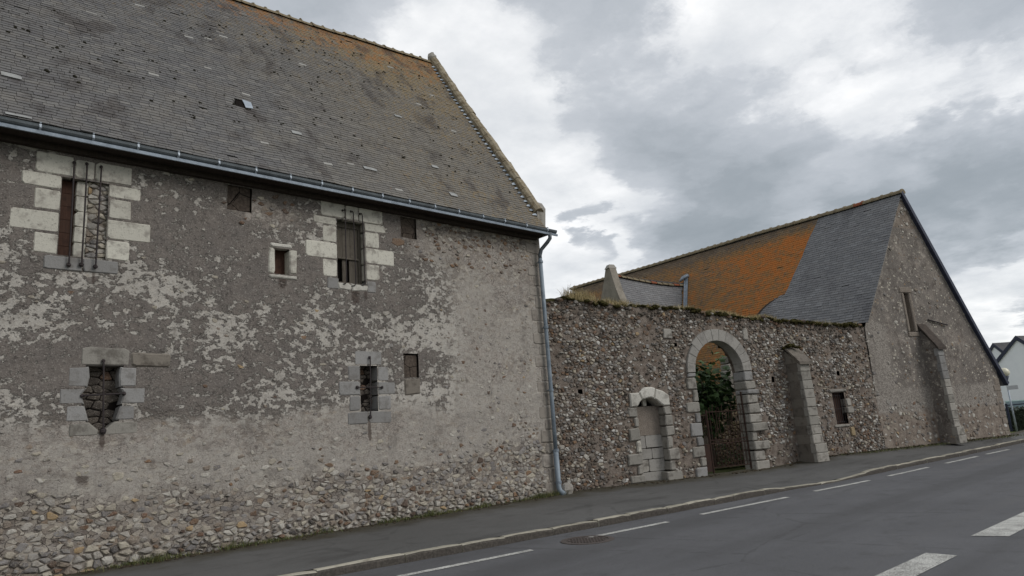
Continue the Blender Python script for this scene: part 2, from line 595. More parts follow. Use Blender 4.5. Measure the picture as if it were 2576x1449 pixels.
def mat_barn_wall():
    m = M('weathered_render')
    coat, beige, rub = m.attr('coat'), m.attr('beige'), m.attr('rubble')
    fine, mid, grain = m.noise(38, 6, .68), m.noise(9, 7, .62), m.noise(170, 3, .6)
    f1 = m.noise(6.6, 8, .66, vec=m.stretch(1, 1, 1.45))
    f2 = m.noise(19, 6, .7, vec=m.stretch(1, 1, 1.2))
    edge = m.math('ADD', coat, m.math('MULTIPLY', m.math('SUBTRACT', f1, .5), 1.55))
    edge = m.math('ADD', edge, m.math('MULTIPLY', m.math('SUBTRACT', f2, .5), .6))
    c = m.step(edge, .45, .56)
    dark = m.mix(m.step(grain, .3, .75), srgb(103, 96, 91), srgb(138, 130, 122))
    dark = m.mix(m.step(m.noise(2.3, 5), .35, .7), dark, srgb(110, 104, 99))
    dark = m.mix(m.step(fine, .53, .65), dark, srgb(152, 146, 138))
    dark = m.mix(m.step(m.noise(15, 6, .7), .57, .66), dark, srgb(86, 81, 77))
    rr, rh = rough_rubble(m, fine, mid)
    pale = m.mix(m.step(grain, .25, .8), srgb(166, 160, 151), srgb(194, 189, 180))
    pale = m.mix(m.step(m.noise(12, 6, .68), .5, .62), pale, m.mix(.5, rr, srgb(190, 184, 174)))
    pale = m.mix(m.step(fine, .58, .68), pale, srgb(122, 115, 107))
    sand = m.mix(m.step(grain, .25, .75), srgb(116, 107, 100), srgb(156, 146, 136))
    sand = m.mix(m.step(m.noise(3.1, 7, .66), .42, .62), sand, srgb(142, 135, 128))
    sand = m.mix(m.step(fine, .51, .59), sand, srgb(98, 90, 84))
    sand = m.mix(m.math('MULTIPLY', m.step(f1, .50, .58), .75), sand, srgb(168, 160, 151))
    sand = m.mix(m.step(m.noise(24, 6, .72), .56, .63), sand, srgb(190, 182, 171))
    sand = m.mix(m.math('MULTIPLY', m.step(m.noise(11, 7, .72), .55, .63), .9), sand, srgb(104, 96, 91))
    sand = m.mix(m.math('MULTIPLY', m.step(m.noise(1.9, 6, .65), .42, .58), .8), sand, rr)
    pebble = m.voro(19, vec=m.stretch(1, 1, 1.25))
    pc = node(m.nt, 'ShaderNodeSeparateColor', {0: m.voro(19, out='Color', vec=m.stretch(1, 1, 1.25))}).outputs
    isp = m.math('MULTIPLY', m.step(m.math('ADD', pebble, m.math('MULTIPLY', m.math('SUBTRACT', fine, .5), .5)), .36, .22), m.step(pc[1], .56, .62))
    pcol = m.ramp(pc[0], [(0, srgb(82, 74, 68)), (.25, srgb(118, 98, 84)), (.4, srgb(166, 159, 148)), (.8, srgb(190, 184, 174)), (1, srgb(110, 105, 102))])
    sand = m.mix(m.math('MULTIPLY', isp, .8), sand, pcol)
    b = m.step(m.math('ADD', beige, m.math('MULTIPLY', m.math('SUBTRACT', f1, .5), 1.4)), .22, .78)
    up = m.mix(c, pale, dark)
    col = m.mix(b, up, m.mix(m.math('MULTIPLY', m.step(edge, .62, .46), .55), sand, pale))
    r = m.step(m.math('ADD', rub, m.math('MULTIPLY', m.math('SUBTRACT', mid, .5), 1.1)), .34, .66)
    col = m.mix(r, col, rr)
    pit = m.step(m.noise(26, 6, .74, vec=m.stretch(1, 1, 1.5)), .575, .64)
    col = m.mix(m.math('MULTIPLY', pit, .6), col, srgb(78, 71, 66))
    col = m.mix(m.math('MULTIPLY', m.step(m.noise(2.6, 7, .68, vec=m.stretch(1, 1, 1.4)), .54, .64), .32), col, srgb(92, 85, 80))
    stn = m.step(m.math('ADD', m.attr('stain'), m.math('MULTIPLY', m.math('SUBTRACT', f2, .5), .6)), .35, .75)
    col = m.mix(m.math('MULTIPLY', stn, .7), col, srgb(74, 62, 56))
    # rain streaks and grime
    st = m.noise(1.0, 5, .6, vec=m.stretch(5.0, 5.0, .5))
    col = m.mix(m.math('MULTIPLY', m.step(st, .52, .72), .26), col, srgb(88, 82, 78))
    col = m.mix(m.math('MULTIPLY', m.step(m.noise(.8, 4), .5, .75), .22), col, srgb(96, 91, 87))
    m.bump(m.math('MULTIPLY', c, m.math('SUBTRACT', 1, b)), .03, 1)
    m.bump(rh, .03, m.math('MULTIPLY', m.math('MAXIMUM', r, m.math('MULTIPLY', b, .45)), .9))
    m.bump(m.math('ADD', fine, m.math('MULTIPLY', isp, .6)), .014, .9)
    m.bump(grain, .004, .8)
    return m.done(col, .95, .1)


def mat_mortar(name, a, b, c_):
    m = M(name)
    mid, fine, grain = m.noise(6, 6, .6), m.noise(34, 6, .65), m.noise(170, 3)
    col = m.mix(m.step(mid, .35, .65), a, b)
    col = m.mix(m.step(fine, .54, .7), col, c_)
    col = m.mix(m.math('MULTIPLY', m.step(grain, .5, .8), .4), col, srgb(70, 62, 55))
    m.bump(fine, .03, 1)
    m.bump(grain, .005, .8)
    return m.done(col, .95, .1)


def mat_stone(name, stops, lich=srgb(150, 140, 110)):
    m = M(name)
    p = m.piece()
    col = m.ramp(p, stops, 'CONSTANT')
    n1, n2, g = m.noise(16, 5, .6), m.noise(60, 5, .65), m.noise(210, 2)
    col = m.mix(m.math('MULTIPLY', m.step(n1, .42, .7), .45), col, srgb(104, 96, 88))
    col = m.mix(m.math('MULTIPLY', m.step(n2, .52, .66), .4), col, srgb(196, 188, 174))
    col = m.mix(m.math('MULTIPLY', m.step(m.noise(28, 4, .7), .58, .66), .5), col, lich)
    col = m.mix(m.math('MULTIPLY', m.step(g, .5, .8), .3), col, srgb(72, 66, 60))
    m.bump(n2, .012, .9)
    m.bump(g, .003, .7)
    return m.done(col, .9, .2)


PALE_STONE = mat_stone('pale_fieldstone', [(0, srgb(170, 165, 156)), (.10, srgb(150, 145, 138)), (.24, srgb(186, 181, 171)), (.36, srgb(160, 152, 138)), (.46, srgb(138, 134, 131)),
                                           (.58, srgb(176, 168, 152)), (.66, srgb(118, 114, 112)), (.76, srgb(166, 160, 151)), (.86, srgb(132, 120, 108)), (.93, srgb(166, 142, 108)), (.955, srgb(120, 94, 78)), (.98, srgb(88, 84, 82))])
GREY_STONE = mat_stone('mixed_flint', [(0, srgb(136, 132, 127)), (.10, srgb(184, 180, 172)), (.20, srgb(112, 102, 94)), (.32, srgb(158, 153, 145)), (.42, srgb(124, 111, 99)), (.50, srgb(104, 99, 95)),
                                       (.60, srgb(200, 197, 190)), (.68, srgb(132, 125, 116)), (.76, srgb(126, 108, 94)), (.84, srgb(116, 112, 110)), (.90, srgb(162, 152, 134)), (.95, srgb(90, 80, 74))])
RUST_STONE = mat_stone('brown_ironstone', [(0, srgb(104, 82, 66)), (.3, srgb(88, 72, 62)), (.5, srgb(116, 94, 76)), (.7, srgb(98, 90, 84)), (.85, srgb(130, 102, 78))], lich=srgb(120, 108, 90))


def mat_ashlar(name, a, b, stain, amount):
    m = M(name)
    p = m.piece()
    col = m.mix(p, a, b)
    n1, n2, g = m.noise(5, 6, .62), m.noise(30, 6, .65), m.noise(150, 3)
    col = m.mix(m.math('MULTIPLY', m.step(n1, .48, .68), amount), col, stain)
    col = m.mix(m.math('MULTIPLY', m.step(n2, .56, .68), amount * .6), col, srgb(96, 92, 84))
    col = m.mix(m.math('MULTIPLY', m.step(g, .55, .8), .2), col, srgb(120, 112, 98))
    m.bump(n2, .012, .7)
    m.bump(g, .003, .6)
    return m.done(col, .9, .15)


CLEAN_ASHLAR = mat_ashlar('cream_tuffeau', srgb(202, 198, 185), srgb(184, 180, 168), srgb(146, 140, 131), .95)
GREY_ASHLAR = mat_ashlar('grey_tuffeau', srgb(148, 146, 143), srgb(126, 124, 121), srgb(112, 108, 103), .7)
ARCH_ASHLAR = mat_ashlar('arch_limestone', srgb(158, 154, 147), srgb(146, 142, 136), srgb(124, 120, 114), .7)
DARK_STONE = mat_stone('sooty_stone', [(0, srgb(84, 77, 70)), (.4, srgb(70, 64, 59)), (.7, srgb(98, 88, 78)), (.9, srgb(108, 84, 68))], lich=srgb(92, 84, 76))
QUOIN_ASHLAR = mat_ashlar('weathered_quoin', srgb(150, 143, 134), srgb(138, 131, 122), srgb(110, 103, 96), .75)
YARD_STONE = mat_stone('tan_fieldstone', [(0, srgb(160, 142, 114)), (.25, srgb(138, 122, 102)), (.5, srgb(172, 156, 128)), (.75, srgb(122, 104, 86)), (.9, srgb(182, 170, 148))])
STAINED_FLANK = mat_ashlar('weathered_flank', srgb(128, 121, 111), srgb(108, 101, 93), srgb(84, 78, 71), .8)
DIRTY_ASHLAR = mat_ashlar('stained_tuffeau', srgb(162, 157, 148), srgb(136, 132, 124), srgb(98, 93, 86), .8)
OCHRE_ASHLAR = mat_ashlar('ochre_block', srgb(168, 152, 122), srgb(148, 130, 102), srgb(104, 88, 72), .7)
WHITE_ASHLAR = mat_ashlar('whitened_stone', srgb(204, 200, 190), srgb(184, 180, 170), srgb(140, 135, 127), .7)


def mat_slate_old():
    m = M('old_lichened_slate')
    p = m.piece()
    x, y, z = m.z()
    n0, n1, n2, g = m.noise(.55, 5, .6), m.noise(2.2, 6, .62), m.noise(11, 6, .66), m.noise(90, 4, .6)
    col = m.ramp(p, [(0, srgb(90, 88, 88)), (.2, srgb(99, 98, 97)), (.45, srgb(106, 104, 102)), (.7, srgb(96, 94, 94)), (.88, srgb(111, 109, 106)), (1, srgb(118, 115, 111))])
    col = m.mix(m.math('MULTIPLY', m.step(n1, .42, .68), .5), col, srgb(110, 105, 98))
    col = m.mix(m.math('MULTIPLY', m.step(n2, .52, .68), .4), col, srgb(76, 72, 69))
    # ochre crust: thickest by the ridge and towards the gable
    up = m.math('ADD', m.math('MULTIPLY', m.step(z, 9.0, 14.0), .17), m.math('MULTIPLY', m.step(x, 4.5, 12.5), .19))
    o1 = m.step(m.math('ADD', m.math('ADD', n2, up), m.math('MULTIPLY', m.math('SUBTRACT', n0, .5), .5)), .66, .88)
    col = m.mix(m.math('MULTIPLY', m.step(m.math('ADD', x, m.math('MULTIPLY', m.math('SUBTRACT', n0, .5), 6)), 4.0, 10.5), .34), col, srgb(122, 112, 92))
    col = m.mix(m.math('MULTIPLY', o1, .75), col, srgb(134, 114, 78))
    o2 = m.step(m.math('ADD', m.math('ADD', m.noise(5, 6, .7), m.math('MULTIPLY', m.step(z, 11.6, 13.6), .22)), m.math('MULTIPLY', m.step(x, 4, 10), .05)), .668, .80)
    col = m.mix(m.math('MULTIPLY', o2, .7), col, srgb(150, 104, 56))
    # damp dark blooms and pale repairs
    col = m.mix(m.math('MULTIPLY', m.step(m.noise(1.5, 6, .65, vec=m.stretch(1, 1, .6, (3, 1, 7))), .52, .66), .65), col, srgb(64, 58, 55))
    col = m.mix(m.math('MULTIPLY', m.step(m.piece(), .995, .997), .7), col, srgb(166, 164, 158))
    col = m.mix(m.math('MULTIPLY', m.step(g, .58, .7), .4), col, srgb(146, 140, 128))
    m.bump(n2, .006, .7)
    m.bump(g, .003, .7)
    return m.done(col, m.math('ADD', .62, m.math('MULTIPLY', n2, .25)), .3)


def mat_slate_orange():
    m = M('orange_lichened_slate')
    p = m.piece()
    x, y, z = m.z()
    n0, n1, n2, g = m.noise(.5, 5, .6), m.noise(1.7, 6, .65), m.noise(8, 6, .68), m.noise(60, 4, .6)
    col = m.ramp(p, [(0, srgb(100, 88, 74)), (.3, srgb(114, 99, 82)), (.7, srgb(106, 94, 82)), (1, srgb(124, 108, 88))])
    far = m.step(y, 12.0, 19.0)
    low = m.step(z, 9.1, 5.0)
    br = m.step(m.math('SUBTRACT', m.math('ADD', m.math('MULTIPLY', n1, .35), m.math('MULTIPLY', n2, .65)), m.math('ADD', m.math('MULTIPLY', far, .07), m.math('MULTIPLY', m.step(z, 8.7, 9.5), .20))), .30, .52)
    col = m.mix(m.math('MULTIPLY', br, .85), col, srgb(150, 112, 68))
    o = m.step(m.math('SUBTRACT', m.math('ADD', m.math('MULTIPLY', n1, .4), m.math('MULTIPLY', m.noise(9, 6, .72), .6)), m.math('ADD', m.math('ADD', m.math('MULTIPLY', far, .15), m.math('MULTIPLY', low, .05)), m.math('SUBTRACT', m.math('MULTIPLY', m.step(z, 8.6, 9.4), .26), m.math('MULTIPLY', m.math('SUBTRACT', p, .5), .13)))), .355, .55)
    col = m.mix(m.math('MULTIPLY', o, .85), col, srgb(180, 108, 52))
    col = m.mix(m.math('MULTIPLY', m.step(m.noise(26, 5, .7), .56, .66), .5), col, srgb(92, 66, 42))
    m.bump(n2, .006, .7)
    m.bump(g, .003, .6)
    return m.done(col, .85, .15)


def mat_slate_new(name='newer_slate', k=1.0):
    m = M(name)
    p = m.piece()
    n1, n2, g = m.noise(1.1, 5, .6, vec=m.stretch(1, 1, .45)), m.noise(7, 5, .62), m.noise(80, 3)
    col = m.ramp(p, [(0, srgb(107 * k, 107 * k, 108 * k)), (.35, srgb(113 * k, 112 * k, 113 * k)), (.7, srgb(118 * k, 117 * k, 117 * k)), (1, srgb(124 * k, 124 * k, 125 * k))])
    col = m.mix(m.math('MULTIPLY', m.step(n1, .5, .68), .45), col, srgb(80, 78, 80))
    col = m.mix(m.math('MULTIPLY', m.step(n2, .56, .72), .35), col, srgb(126, 120, 110))
    m.bump(g, .002, .6)
    return m.done(col, .55, .35)


def mat_plain(name, a, b, scale=8, rough=.8, spec=.25, metal=0.0, c=None, bump=.004):
    m = M(name)
    n, n2 = m.noise(scale, 6, .65), m.noise(scale * 7, 5, .65)
    col = m.mix(m.step(n, .35, .68), a, b)
    if c:
        col = m.mix(m.math('MULTIPLY', m.step(n2, .56, .68), .7), col, c)
    m.bump(n2, bump, .8)
    return m.done(col, rough, spec, metal)


def mat_wood(name, a, b, c, vert=True):
    m = M(name)
    v = m.stretch(14, 14, 1.2) if vert else m.stretch(2, 2, 16)
    n, n2 = m.noise(3, 7, .7, vec=v, dist=.4), m.noise(9, 5, .6)
    p = m.piece()
    col = m.mix(m.step(n, .35, .68), a, b)
    col = m.mix(m.math('MULTIPLY', m.step(n2, .5, .7), .6), col, c)
    col = m.mix(m.math('MULTIPLY', p, .25), col, srgb(70, 62, 56))
    m.bump(n, .006, .9)
    return m.done(col, .9, .12)


def mat_beam():
    m = M('cracked_beam_end')
    n, n2 = m.noise(20, 6, .7), m.noise(4, 5)
    crack = m.voro(3.4, 'DISTANCE_TO_EDGE', vec=m.pos)
    col = m.mix(m.step(n, .35, .7), srgb(68, 60, 54), srgb(98, 88, 79))
    col = m.mix(m.step(m.math('ADD', crack, m.math('MULTIPLY', m.math('SUBTRACT', n, .5), .05)), .03, .008), col, srgb(28, 24, 21))
    m.bump(m.step(crack, 0, .04), .01, .8)
    m.bump(n, .006, .8)
    return m.done(col, .95, .1)


ZINC = mat_plain('zinc', srgb(140, 150, 160), srgb(118, 127, 136), 5, .5, .5, .35, srgb(160, 166, 172), .002)
ZINC_DARK = mat_plain('weathered_zinc', srgb(98, 104, 107), srgb(80, 85, 88), 5, .55, .5, .3, srgb(104, 112, 118), .002)
ZINC_PALE = mat_plain('pale_zinc', srgb(176, 184, 192), srgb(158, 167, 176), 6, .5, .5, .2, None, .002)
PIPE_GREY = mat_plain('blue_grey_pipe', srgb(132, 142, 150), srgb(108, 118, 127), 3, .55, .35, .1, srgb(146, 152, 156), .002)
IRON = mat_plain('dark_iron', srgb(48, 44, 46), srgb(62, 54, 52), 14, .7, .4, .3, srgb(82, 58, 44))
RUST = mat_plain('rusty_iron', srgb(66, 48, 40), srgb(52, 42, 38), 12, .85, .2, .1, srgb(86, 58, 44))
SOFFIT = mat_wood('dark_soffit_boards', srgb(70, 62, 56), srgb(54, 48, 44), srgb(44, 38, 34))
SHUTTER = mat_wood('grey_board', srgb(108, 102, 92), srgb(92, 86, 78), srgb(78, 70, 62))
BROWN_BOARD = mat_wood('brown_board', srgb(84, 62, 52), srgb(68, 50, 43), srgb(54, 42, 38))
BEAM = mat_beam()
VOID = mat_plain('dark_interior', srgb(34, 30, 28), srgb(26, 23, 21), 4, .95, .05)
RIDGE = mat_plain('lichened_clay', srgb(140, 128, 104), srgb(112, 102, 86), 7, .9, .15, 0, srgb(146, 116, 70), .01)
CLAY = mat_plain('red_clay', srgb(150, 88, 62), srgb(126, 78, 58), 9, .9, .15, 0, srgb(128, 112, 92), .008)
COPING = mat_plain('mossy_coping', srgb(158, 148, 128), srgb(116, 103, 82), 5, .95, .1, 0, srgb(112, 88, 50), .014)
DARK_TRIM = mat_plain('dark_verge', srgb(58, 62, 78), srgb(48, 52, 66), 6, .6, .3)
MOSS = mat_plain('moss', srgb(70, 66, 38), srgb(48, 46, 30), 14, .98, .05, 0, srgb(104, 92, 52), .02)
DARK_MOSS = mat_plain('black_moss', srgb(44, 42, 36), srgb(56, 54, 44), 20, .98, .05)
GATE_MORTAR = mat_mortar('dark_bedding', srgb(106, 95, 86), srgb(138, 127, 117), srgb(160, 150, 139))
PLASTER_PATCH = mat_mortar('brown_cement', srgb(132, 122, 112), srgb(142, 132, 121), srgb(150, 140, 130))
WHITE_RENDER = mat_plain('white_render', srgb(246, 247, 248), srgb(241, 242, 244), 1.5, .9, .15)
HOUSE_SLATE = mat_plain('grey_house_slate', srgb(84, 82, 82), srgb(70, 69, 70), 3, .7, .2, 0, srgb(94, 92, 90))
WHITE_PAINT = mat_plain('sign_white', srgb(206, 206, 208), srgb(196, 196, 198), 4, .6, .3)
GLASS = mat_plain('car_glass', srgb(86, 104, 106), srgb(74, 90, 94), 3, .15, .6)
CAR_PAINT = mat_plain('pale_green_paint', srgb(146, 168, 160), srgb(138, 160, 152), 2, .3, .6)
TYRE = mat_plain('rubber', srgb(38, 38, 39), srgb(46, 46, 46), 10, .9, .2)


def mat_globe():
    m = M('milky_globe')
    return m.done(m.mix(m.step(m.noise(6, 4), .4, .65), srgb(222, 216, 192), srgb(212, 205, 180)), .35, .5)


def mat_asphalt(name, a, b, dirt=False):
    m = M(name)
    n0, n1, g, g2 = m.noise(.35, 5, .6), m.noise(2.2, 6, .65), m.noise(130, 3, .7), m.noise(45, 4, .65)
    col = m.mix(m.step(n0, .35, .68), a, b)
    col = m.mix(m.math('MULTIPLY', m.step(g, .52, .72), .42), col, srgb(136, 133, 128))
    col = m.mix(m.math('MULTIPLY', m.step(g, .46, .34), .5), col, srgb(42, 41, 41))
    col = m.mix(m.math('MULTIPLY', m.step(n1, .52, .7), .3), col, srgb(62, 60, 58))
    col = m.mix(m.math('MULTIPLY', m.step(m.noise(20, 5, .75), .56, .68), .3), col, srgb(118, 116, 113))
    # thin repaired cracks and an oily drip line
    ck = m.voro(.33, 'DISTANCE_TO_EDGE', vec=m.pos)
    col = m.mix(m.math('MULTIPLY', m.step(m.math('ADD', ck, m.math('MULTIPLY', m.math('SUBTRACT', n1, .5), .10)), .006, .001), .25), col, srgb(46, 45, 44))
    if dirt:
        e = m.attr('edge')
        d = m.step(m.math('ADD', e, m.math('MULTIPLY', m.math('SUBTRACT', m.noise(1.6, 6, .65), .5), .5)), .62, .94)
        col = m.mix(m.math('MULTIPLY', d, .92), col, m.mix(m.step(g2, .4, .62), srgb(46, 42, 35), srgb(78, 72, 52)))
        col = m.mix(m.math('MULTIPLY', m.step(m.noise(.9, 5, .6, vec=m.stretch(.5, 1.6, 1)), .54, .68), .45), col, srgb(58, 56, 54))
    else:
        tr = m.noise(1, 4, .5, vec=m.stretch(.05, 1.1, 1))
        col = m.mix(m.math('MULTIPLY', m.step(tr, .46, .66), .4), col, srgb(70, 69, 69))
        col = m.mix(m.math('MULTIPLY', m.step(tr, .44, .3), .34), col, srgb(104, 102, 100))
    m.bump(g, .006, .7)
    m.bump(g2, .004, .5)
    return m.done(col, .86, .25)


ROAD = mat_asphalt('road_asphalt', srgb(90, 90, 92), srgb(98, 98, 100))
PAVE = mat_asphalt('pavement_asphalt', srgb(88, 87, 85), srgb(98, 97, 95), True)


def mat_paint():
    m = M('worn_white_paint')
    g, n = m.noise(70, 4, .7), m.noise(5, 5, .6)
    col = m.mix(m.step(m.math('ADD', g, m.math('MULTIPLY', n, .35)), .56, .82), srgb(204, 203, 196), srgb(112, 110, 106))
    m.bump(g, .003, .6)
    return m.done(col, .8, .2)


PAINT = mat_paint()


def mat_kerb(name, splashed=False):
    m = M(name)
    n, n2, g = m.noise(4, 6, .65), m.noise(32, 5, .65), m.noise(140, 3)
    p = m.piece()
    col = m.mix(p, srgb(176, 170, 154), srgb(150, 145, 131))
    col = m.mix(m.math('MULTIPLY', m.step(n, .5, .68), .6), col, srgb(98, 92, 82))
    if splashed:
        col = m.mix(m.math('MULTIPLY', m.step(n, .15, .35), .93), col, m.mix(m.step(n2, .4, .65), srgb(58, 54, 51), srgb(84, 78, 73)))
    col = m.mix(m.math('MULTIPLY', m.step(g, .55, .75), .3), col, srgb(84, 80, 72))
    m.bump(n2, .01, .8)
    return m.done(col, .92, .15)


KERB = mat_kerb('limestone_kerb')
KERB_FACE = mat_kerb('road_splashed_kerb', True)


def mat_leaf(name, stops, trans=.15):
    m = M(name)
    p = m.piece()
    col = m.ramp(p, stops)
    col = m.mix(m.math('MULTIPLY', m.step(m.noise(9, 3), .45, .65), .3), col, srgb(54, 66, 38))
    return m.done(col, .6, .3)


FIG_LEAF = mat_leaf('fig_leaf', [(0, srgb(46, 66, 40)), (.4, srgb(62, 86, 50)), (.75, srgb(80, 104, 60)), (1, srgb(104, 126, 76))])
HEDGE_LEAF = mat_leaf('hedge_leaf', [(0, srgb(38, 44, 34)), (.5, srgb(50, 58, 42)), (1, srgb(70, 74, 52))])
DRY = mat_leaf('dry_grass_blade', [(0, srgb(150, 132, 92)), (.5, srgb(178, 160, 116)), (1, srgb(196, 182, 140))])
GREEN = mat_leaf('green_blade', [(0, srgb(70, 78, 46)), (.5, srgb(92, 98, 58)), (1, srgb(124, 118, 74))])
BARK = mat_plain('grey_bark', srgb(112, 104, 94), srgb(88, 80, 72), 12, .95, .1, 0, srgb(70, 64, 58), .01)
SOIL = mat_plain('dark_soil', srgb(74, 66, 55), srgb(58, 52, 44), 5, .98, .05, 0, srgb(98, 92, 66), .02)
FIELD = mat_plain('rough_grass', srgb(92, 98, 62), srgb(80, 86, 54), 1.2, .98, .05, 0, srgb(112, 106, 70), .03)
CAST = mat_plain('cast_iron_cover', srgb(82, 76, 73), srgb(92, 83, 78), 18, .7, .35, .3, srgb(92, 78, 66), .006)


def mat_gable():
    m = M('gable_render')
    rub, top = m.attr('rubble'), m.attr('raw')
    fine, mid, grain = m.noise(20, 6, .68), m.noise(4, 7, .64), m.noise(110, 3, .6)
    col = m.mix(m.step(grain, .3, .75), srgb(100, 94, 89), srgb(130, 123, 116))
    col = m.mix(m.math('MULTIPLY', m.step(m.noise(1.1, 7, .65), .46, .64), .75), col, srgb(142, 133, 124))
    col = m.mix(m.math('MULTIPLY', m.step(m.noise(2.6, 7, .7), .52, .62), .6), col, srgb(84, 77, 72))
    col = m.mix(m.math('MULTIPLY', m.step(m.noise(5.5, 7, .72), .55, .62), .8), col, srgb(164, 156, 145))
    col = m.mix(m.step(fine, .56, .68), col, srgb(170, 161, 148))
    spk = m.voro(8, vec=m.stretch(1, 1, 1.3))
    sc = node(m.nt, 'ShaderNodeSeparateColor', {0: m.voro(8, out='Color', vec=m.stretch(1, 1, 1.3))}).outputs
    iss = m.math('MULTIPLY', m.step(m.math('ADD', spk, m.math('MULTIPLY', m.math('SUBTRACT', fine, .5), .45)), .42, .3), m.step(m.math('ADD', sc[1], m.math('MULTIPLY', m.math('SUBTRACT', mid, .5), 1.2)), .80, .87))
    col = m.mix(iss, col, m.ramp(sc[0], [(0, srgb(170, 162, 148)), (.6, srgb(196, 190, 176)), (.85, srgb(140, 120, 98)), (1, srgb(110, 92, 78))]))
    raw = m.step(m.math('ADD', top, m.math('MULTIPLY', m.math('SUBTRACT', mid, .5), .5)), .4, .6)
    mort = m.mix(m.step(mid, .35, .65), srgb(112, 101, 92), srgb(142, 131, 120))
    mort = m.mix(m.step(fine, .52, .68), mort, srgb(156, 146, 132))
    col = m.mix(raw, col, mort)
    r = m.step(m.math('ADD', rub, m.math('MULTIPLY', m.math('SUBTRACT', mid, .5), .6)), .4, .6)
    col = m.mix(r, col, mort)
    pale = m.attr('pale')
    col = m.mix(m.step(m.math('ADD', pale, m.math('MULTIPLY', m.math('SUBTRACT', mid, .5), .7)), .38, .62), col, m.mix(m.step(fine, .4, .6), srgb(118, 111, 104), m.mix(m.step(grain, .3, .7), srgb(140, 133, 125), srgb(172, 165, 155))))
    st = m.noise(1.0, 5, .6, vec=m.stretch(4, 4, .4))
    col = m.mix(m.math('MULTIPLY', m.step(st, .5, .7), .35), col, srgb(92, 85, 80))
    m.bump(fine, .018, .9)
    m.bump(iss, .015, .6)
    return m.done(col, .95, .1)


BARN_WALL = mat_barn_wall()
GABLE_WALL = mat_gable()
SLATE_OLD = mat_slate_old()
SLATE_ORANGE = mat_slate_orange()
SLATE_NEW = mat_slate_new()
# ------------------------------------------------------------------ the setting: ground, road, pavement, kerb
def at_xy(x, y, z):
    return (x, y, z)


m = MB()
m.box((-400, -400, -1.2), (900, 900, -0.16))
g = m.build('ground', FIELD)
g['kind'] = 'structure'

KERB_LINE = [(-14, 11.0), (0, 9.62), (4.25, 9.2), (7.1, 8.83), (9.9, 8.5), (13.0, 8.17), (15.7, 7.93), (17.4, 7.66), (19.2, 7.53), (22.3, 7.36), (25.8, 7.1), (32.4, 6.76), (45, 6.1), (90, 3.9)]
kx = np.array([p[0] for p in KERB_LINE])
ky = np.array([p[1] for p in KERB_LINE])


def kerb_y(x):
    return np.interp(x, kx, ky)


def kerb_z(x):        # dropped a little for the gateway
    return 0.0 - 0.07 * sstep(x, 14.6, 16.2) * (1 - sstep(x, 18.2, 20.0))


def wall_foot(x):     # y and z of the wall foot at x
    s = (x - WO[0]) / WU[0]
    y = np.where(x < 13.4, D, np.where(s < 19.7, WO[1] + WU[1] * s, WO[1] + WU[1] * 19.7 + (x - (WO[0] + WU[0] * 19.7)) * 0.02))
    z = 0.02 + 0.17 * sstep(s, 6.5, 9.8)
    return y, z


# road: a slightly cambered sheet on the far side of the kerb
xs = np.concatenate([np.arange(-14, 40, 0.5), np.arange(40, 91, 2.0)])
m = MB()
K = 26
rows = []
for x in xs:
    y0 = kerb_y(x) - 0.002
    r = []
    for k in range(K + 1):
        y = y0 - 14.0 * k / K
        r.append((x, y, -0.12 + 0.05 * math.sin(math.pi * min(1, k / K)) * 0.5 + 0.006 * float(vnoise(x * .7, y * .9, 3))))
    rows.append(r)
m.add([p for r in rows for p in r], [(i * (K + 1) + k + 1, (i + 1) * (K + 1) + k + 1, (i + 1) * (K + 1) + k, i * (K + 1) + k) for i in range(len(rows) - 1) for k in range(K)])
road = m.build('road', ROAD, smooth=True)
road['kind'] = 'structure'


def road_z(x, y):
    k = np.clip((kerb_y(x) - 0.002 - y) / 14.0, 0, 1)
    return -0.12 + 0.025 * math.sin(math.pi * k) + 0.006 * float(vnoise(x * .7, y * .9, 3))


def road_quad(name, pts, mat, label=None):
    """a painted mark laid on the road as a thin skin"""
    (ax, ay), (bx, by), (cx, cy), (dx, dy) = pts
    n = max(2, int(abs(bx - ax) / 0.18))
    w = 4
    v, f = [], []
    for i in range(n + 1):
        t = i / n
        p0 = (ax + (bx - ax) * t, ay + (by - ay) * t)
        p1 = (dx + (cx - dx) * t, dy + (cy - dy) * t)
        for j in range(w + 1):
            q = j / w
            x, y = p0[0] + (p1[0] - p0[0]) * q, p0[1] + (p1[1] - p0[1]) * q
            v.append((x, y, road_z(x, y) + 0.006))
    for i in range(n):
        for j in range(w):
            a = i * (w + 1) + j
            f.append((a, a + w + 1, a + w + 2, a + 1))
    mm = MB()
    mm.add(v, [q[::-1] for q in f])
    me = mm.mesh(name, mat)
    me.flip_normals() if me.polygons[0].normal.z < 0 else None
    o = bpy.data.objects.new(name, me)
    COL.objects.link(o)
    attach(o, road)
    return o


EDGE = [((2.3, 8.55), (4.1, 8.3)), ((5.28, 8.16), (7.47, 7.9)), ((8.60, 7.84), (10.54, 7.64)), ((11.54, 7.6), (14.33, 7.3)), ((15.46, 7.24), (17.83, 6.98)),
        ((18.93, 6.92), (21.41, 6.78)), ((22.72, 6.72), (25.35, 6.58)), ((26.17, 6.54), (28.23, 6.4)), ((30.0, 6.3), (32.6, 6.15)), ((34.0, 6.1), (36.6, 5.95))]
for (ax, ay), (bx, by) in EDGE:
    road_quad('edge_dash', [(ax, ay - .06), (bx, by - .06), (bx + .05, by + .07), (ax + .05, ay + .07)], PAINT)
for pts in [[(6.2, 2.86), (9.15, 2.77), (9.19, 3.10), (6.2, 3.19)], [(10.60, 2.59), (13.6, 2.48), (13.55, 2.86), (10.50, 2.98)], [(15.0, 2.40), (18.0, 2.28), (18, 2.62), (15, 2.74)], [(19.4, 2.22), (22.4, 2.1), (22.4, 2.42), (19.4, 2.55)]]:
    road_quad('centre_dash', pts, PAINT)

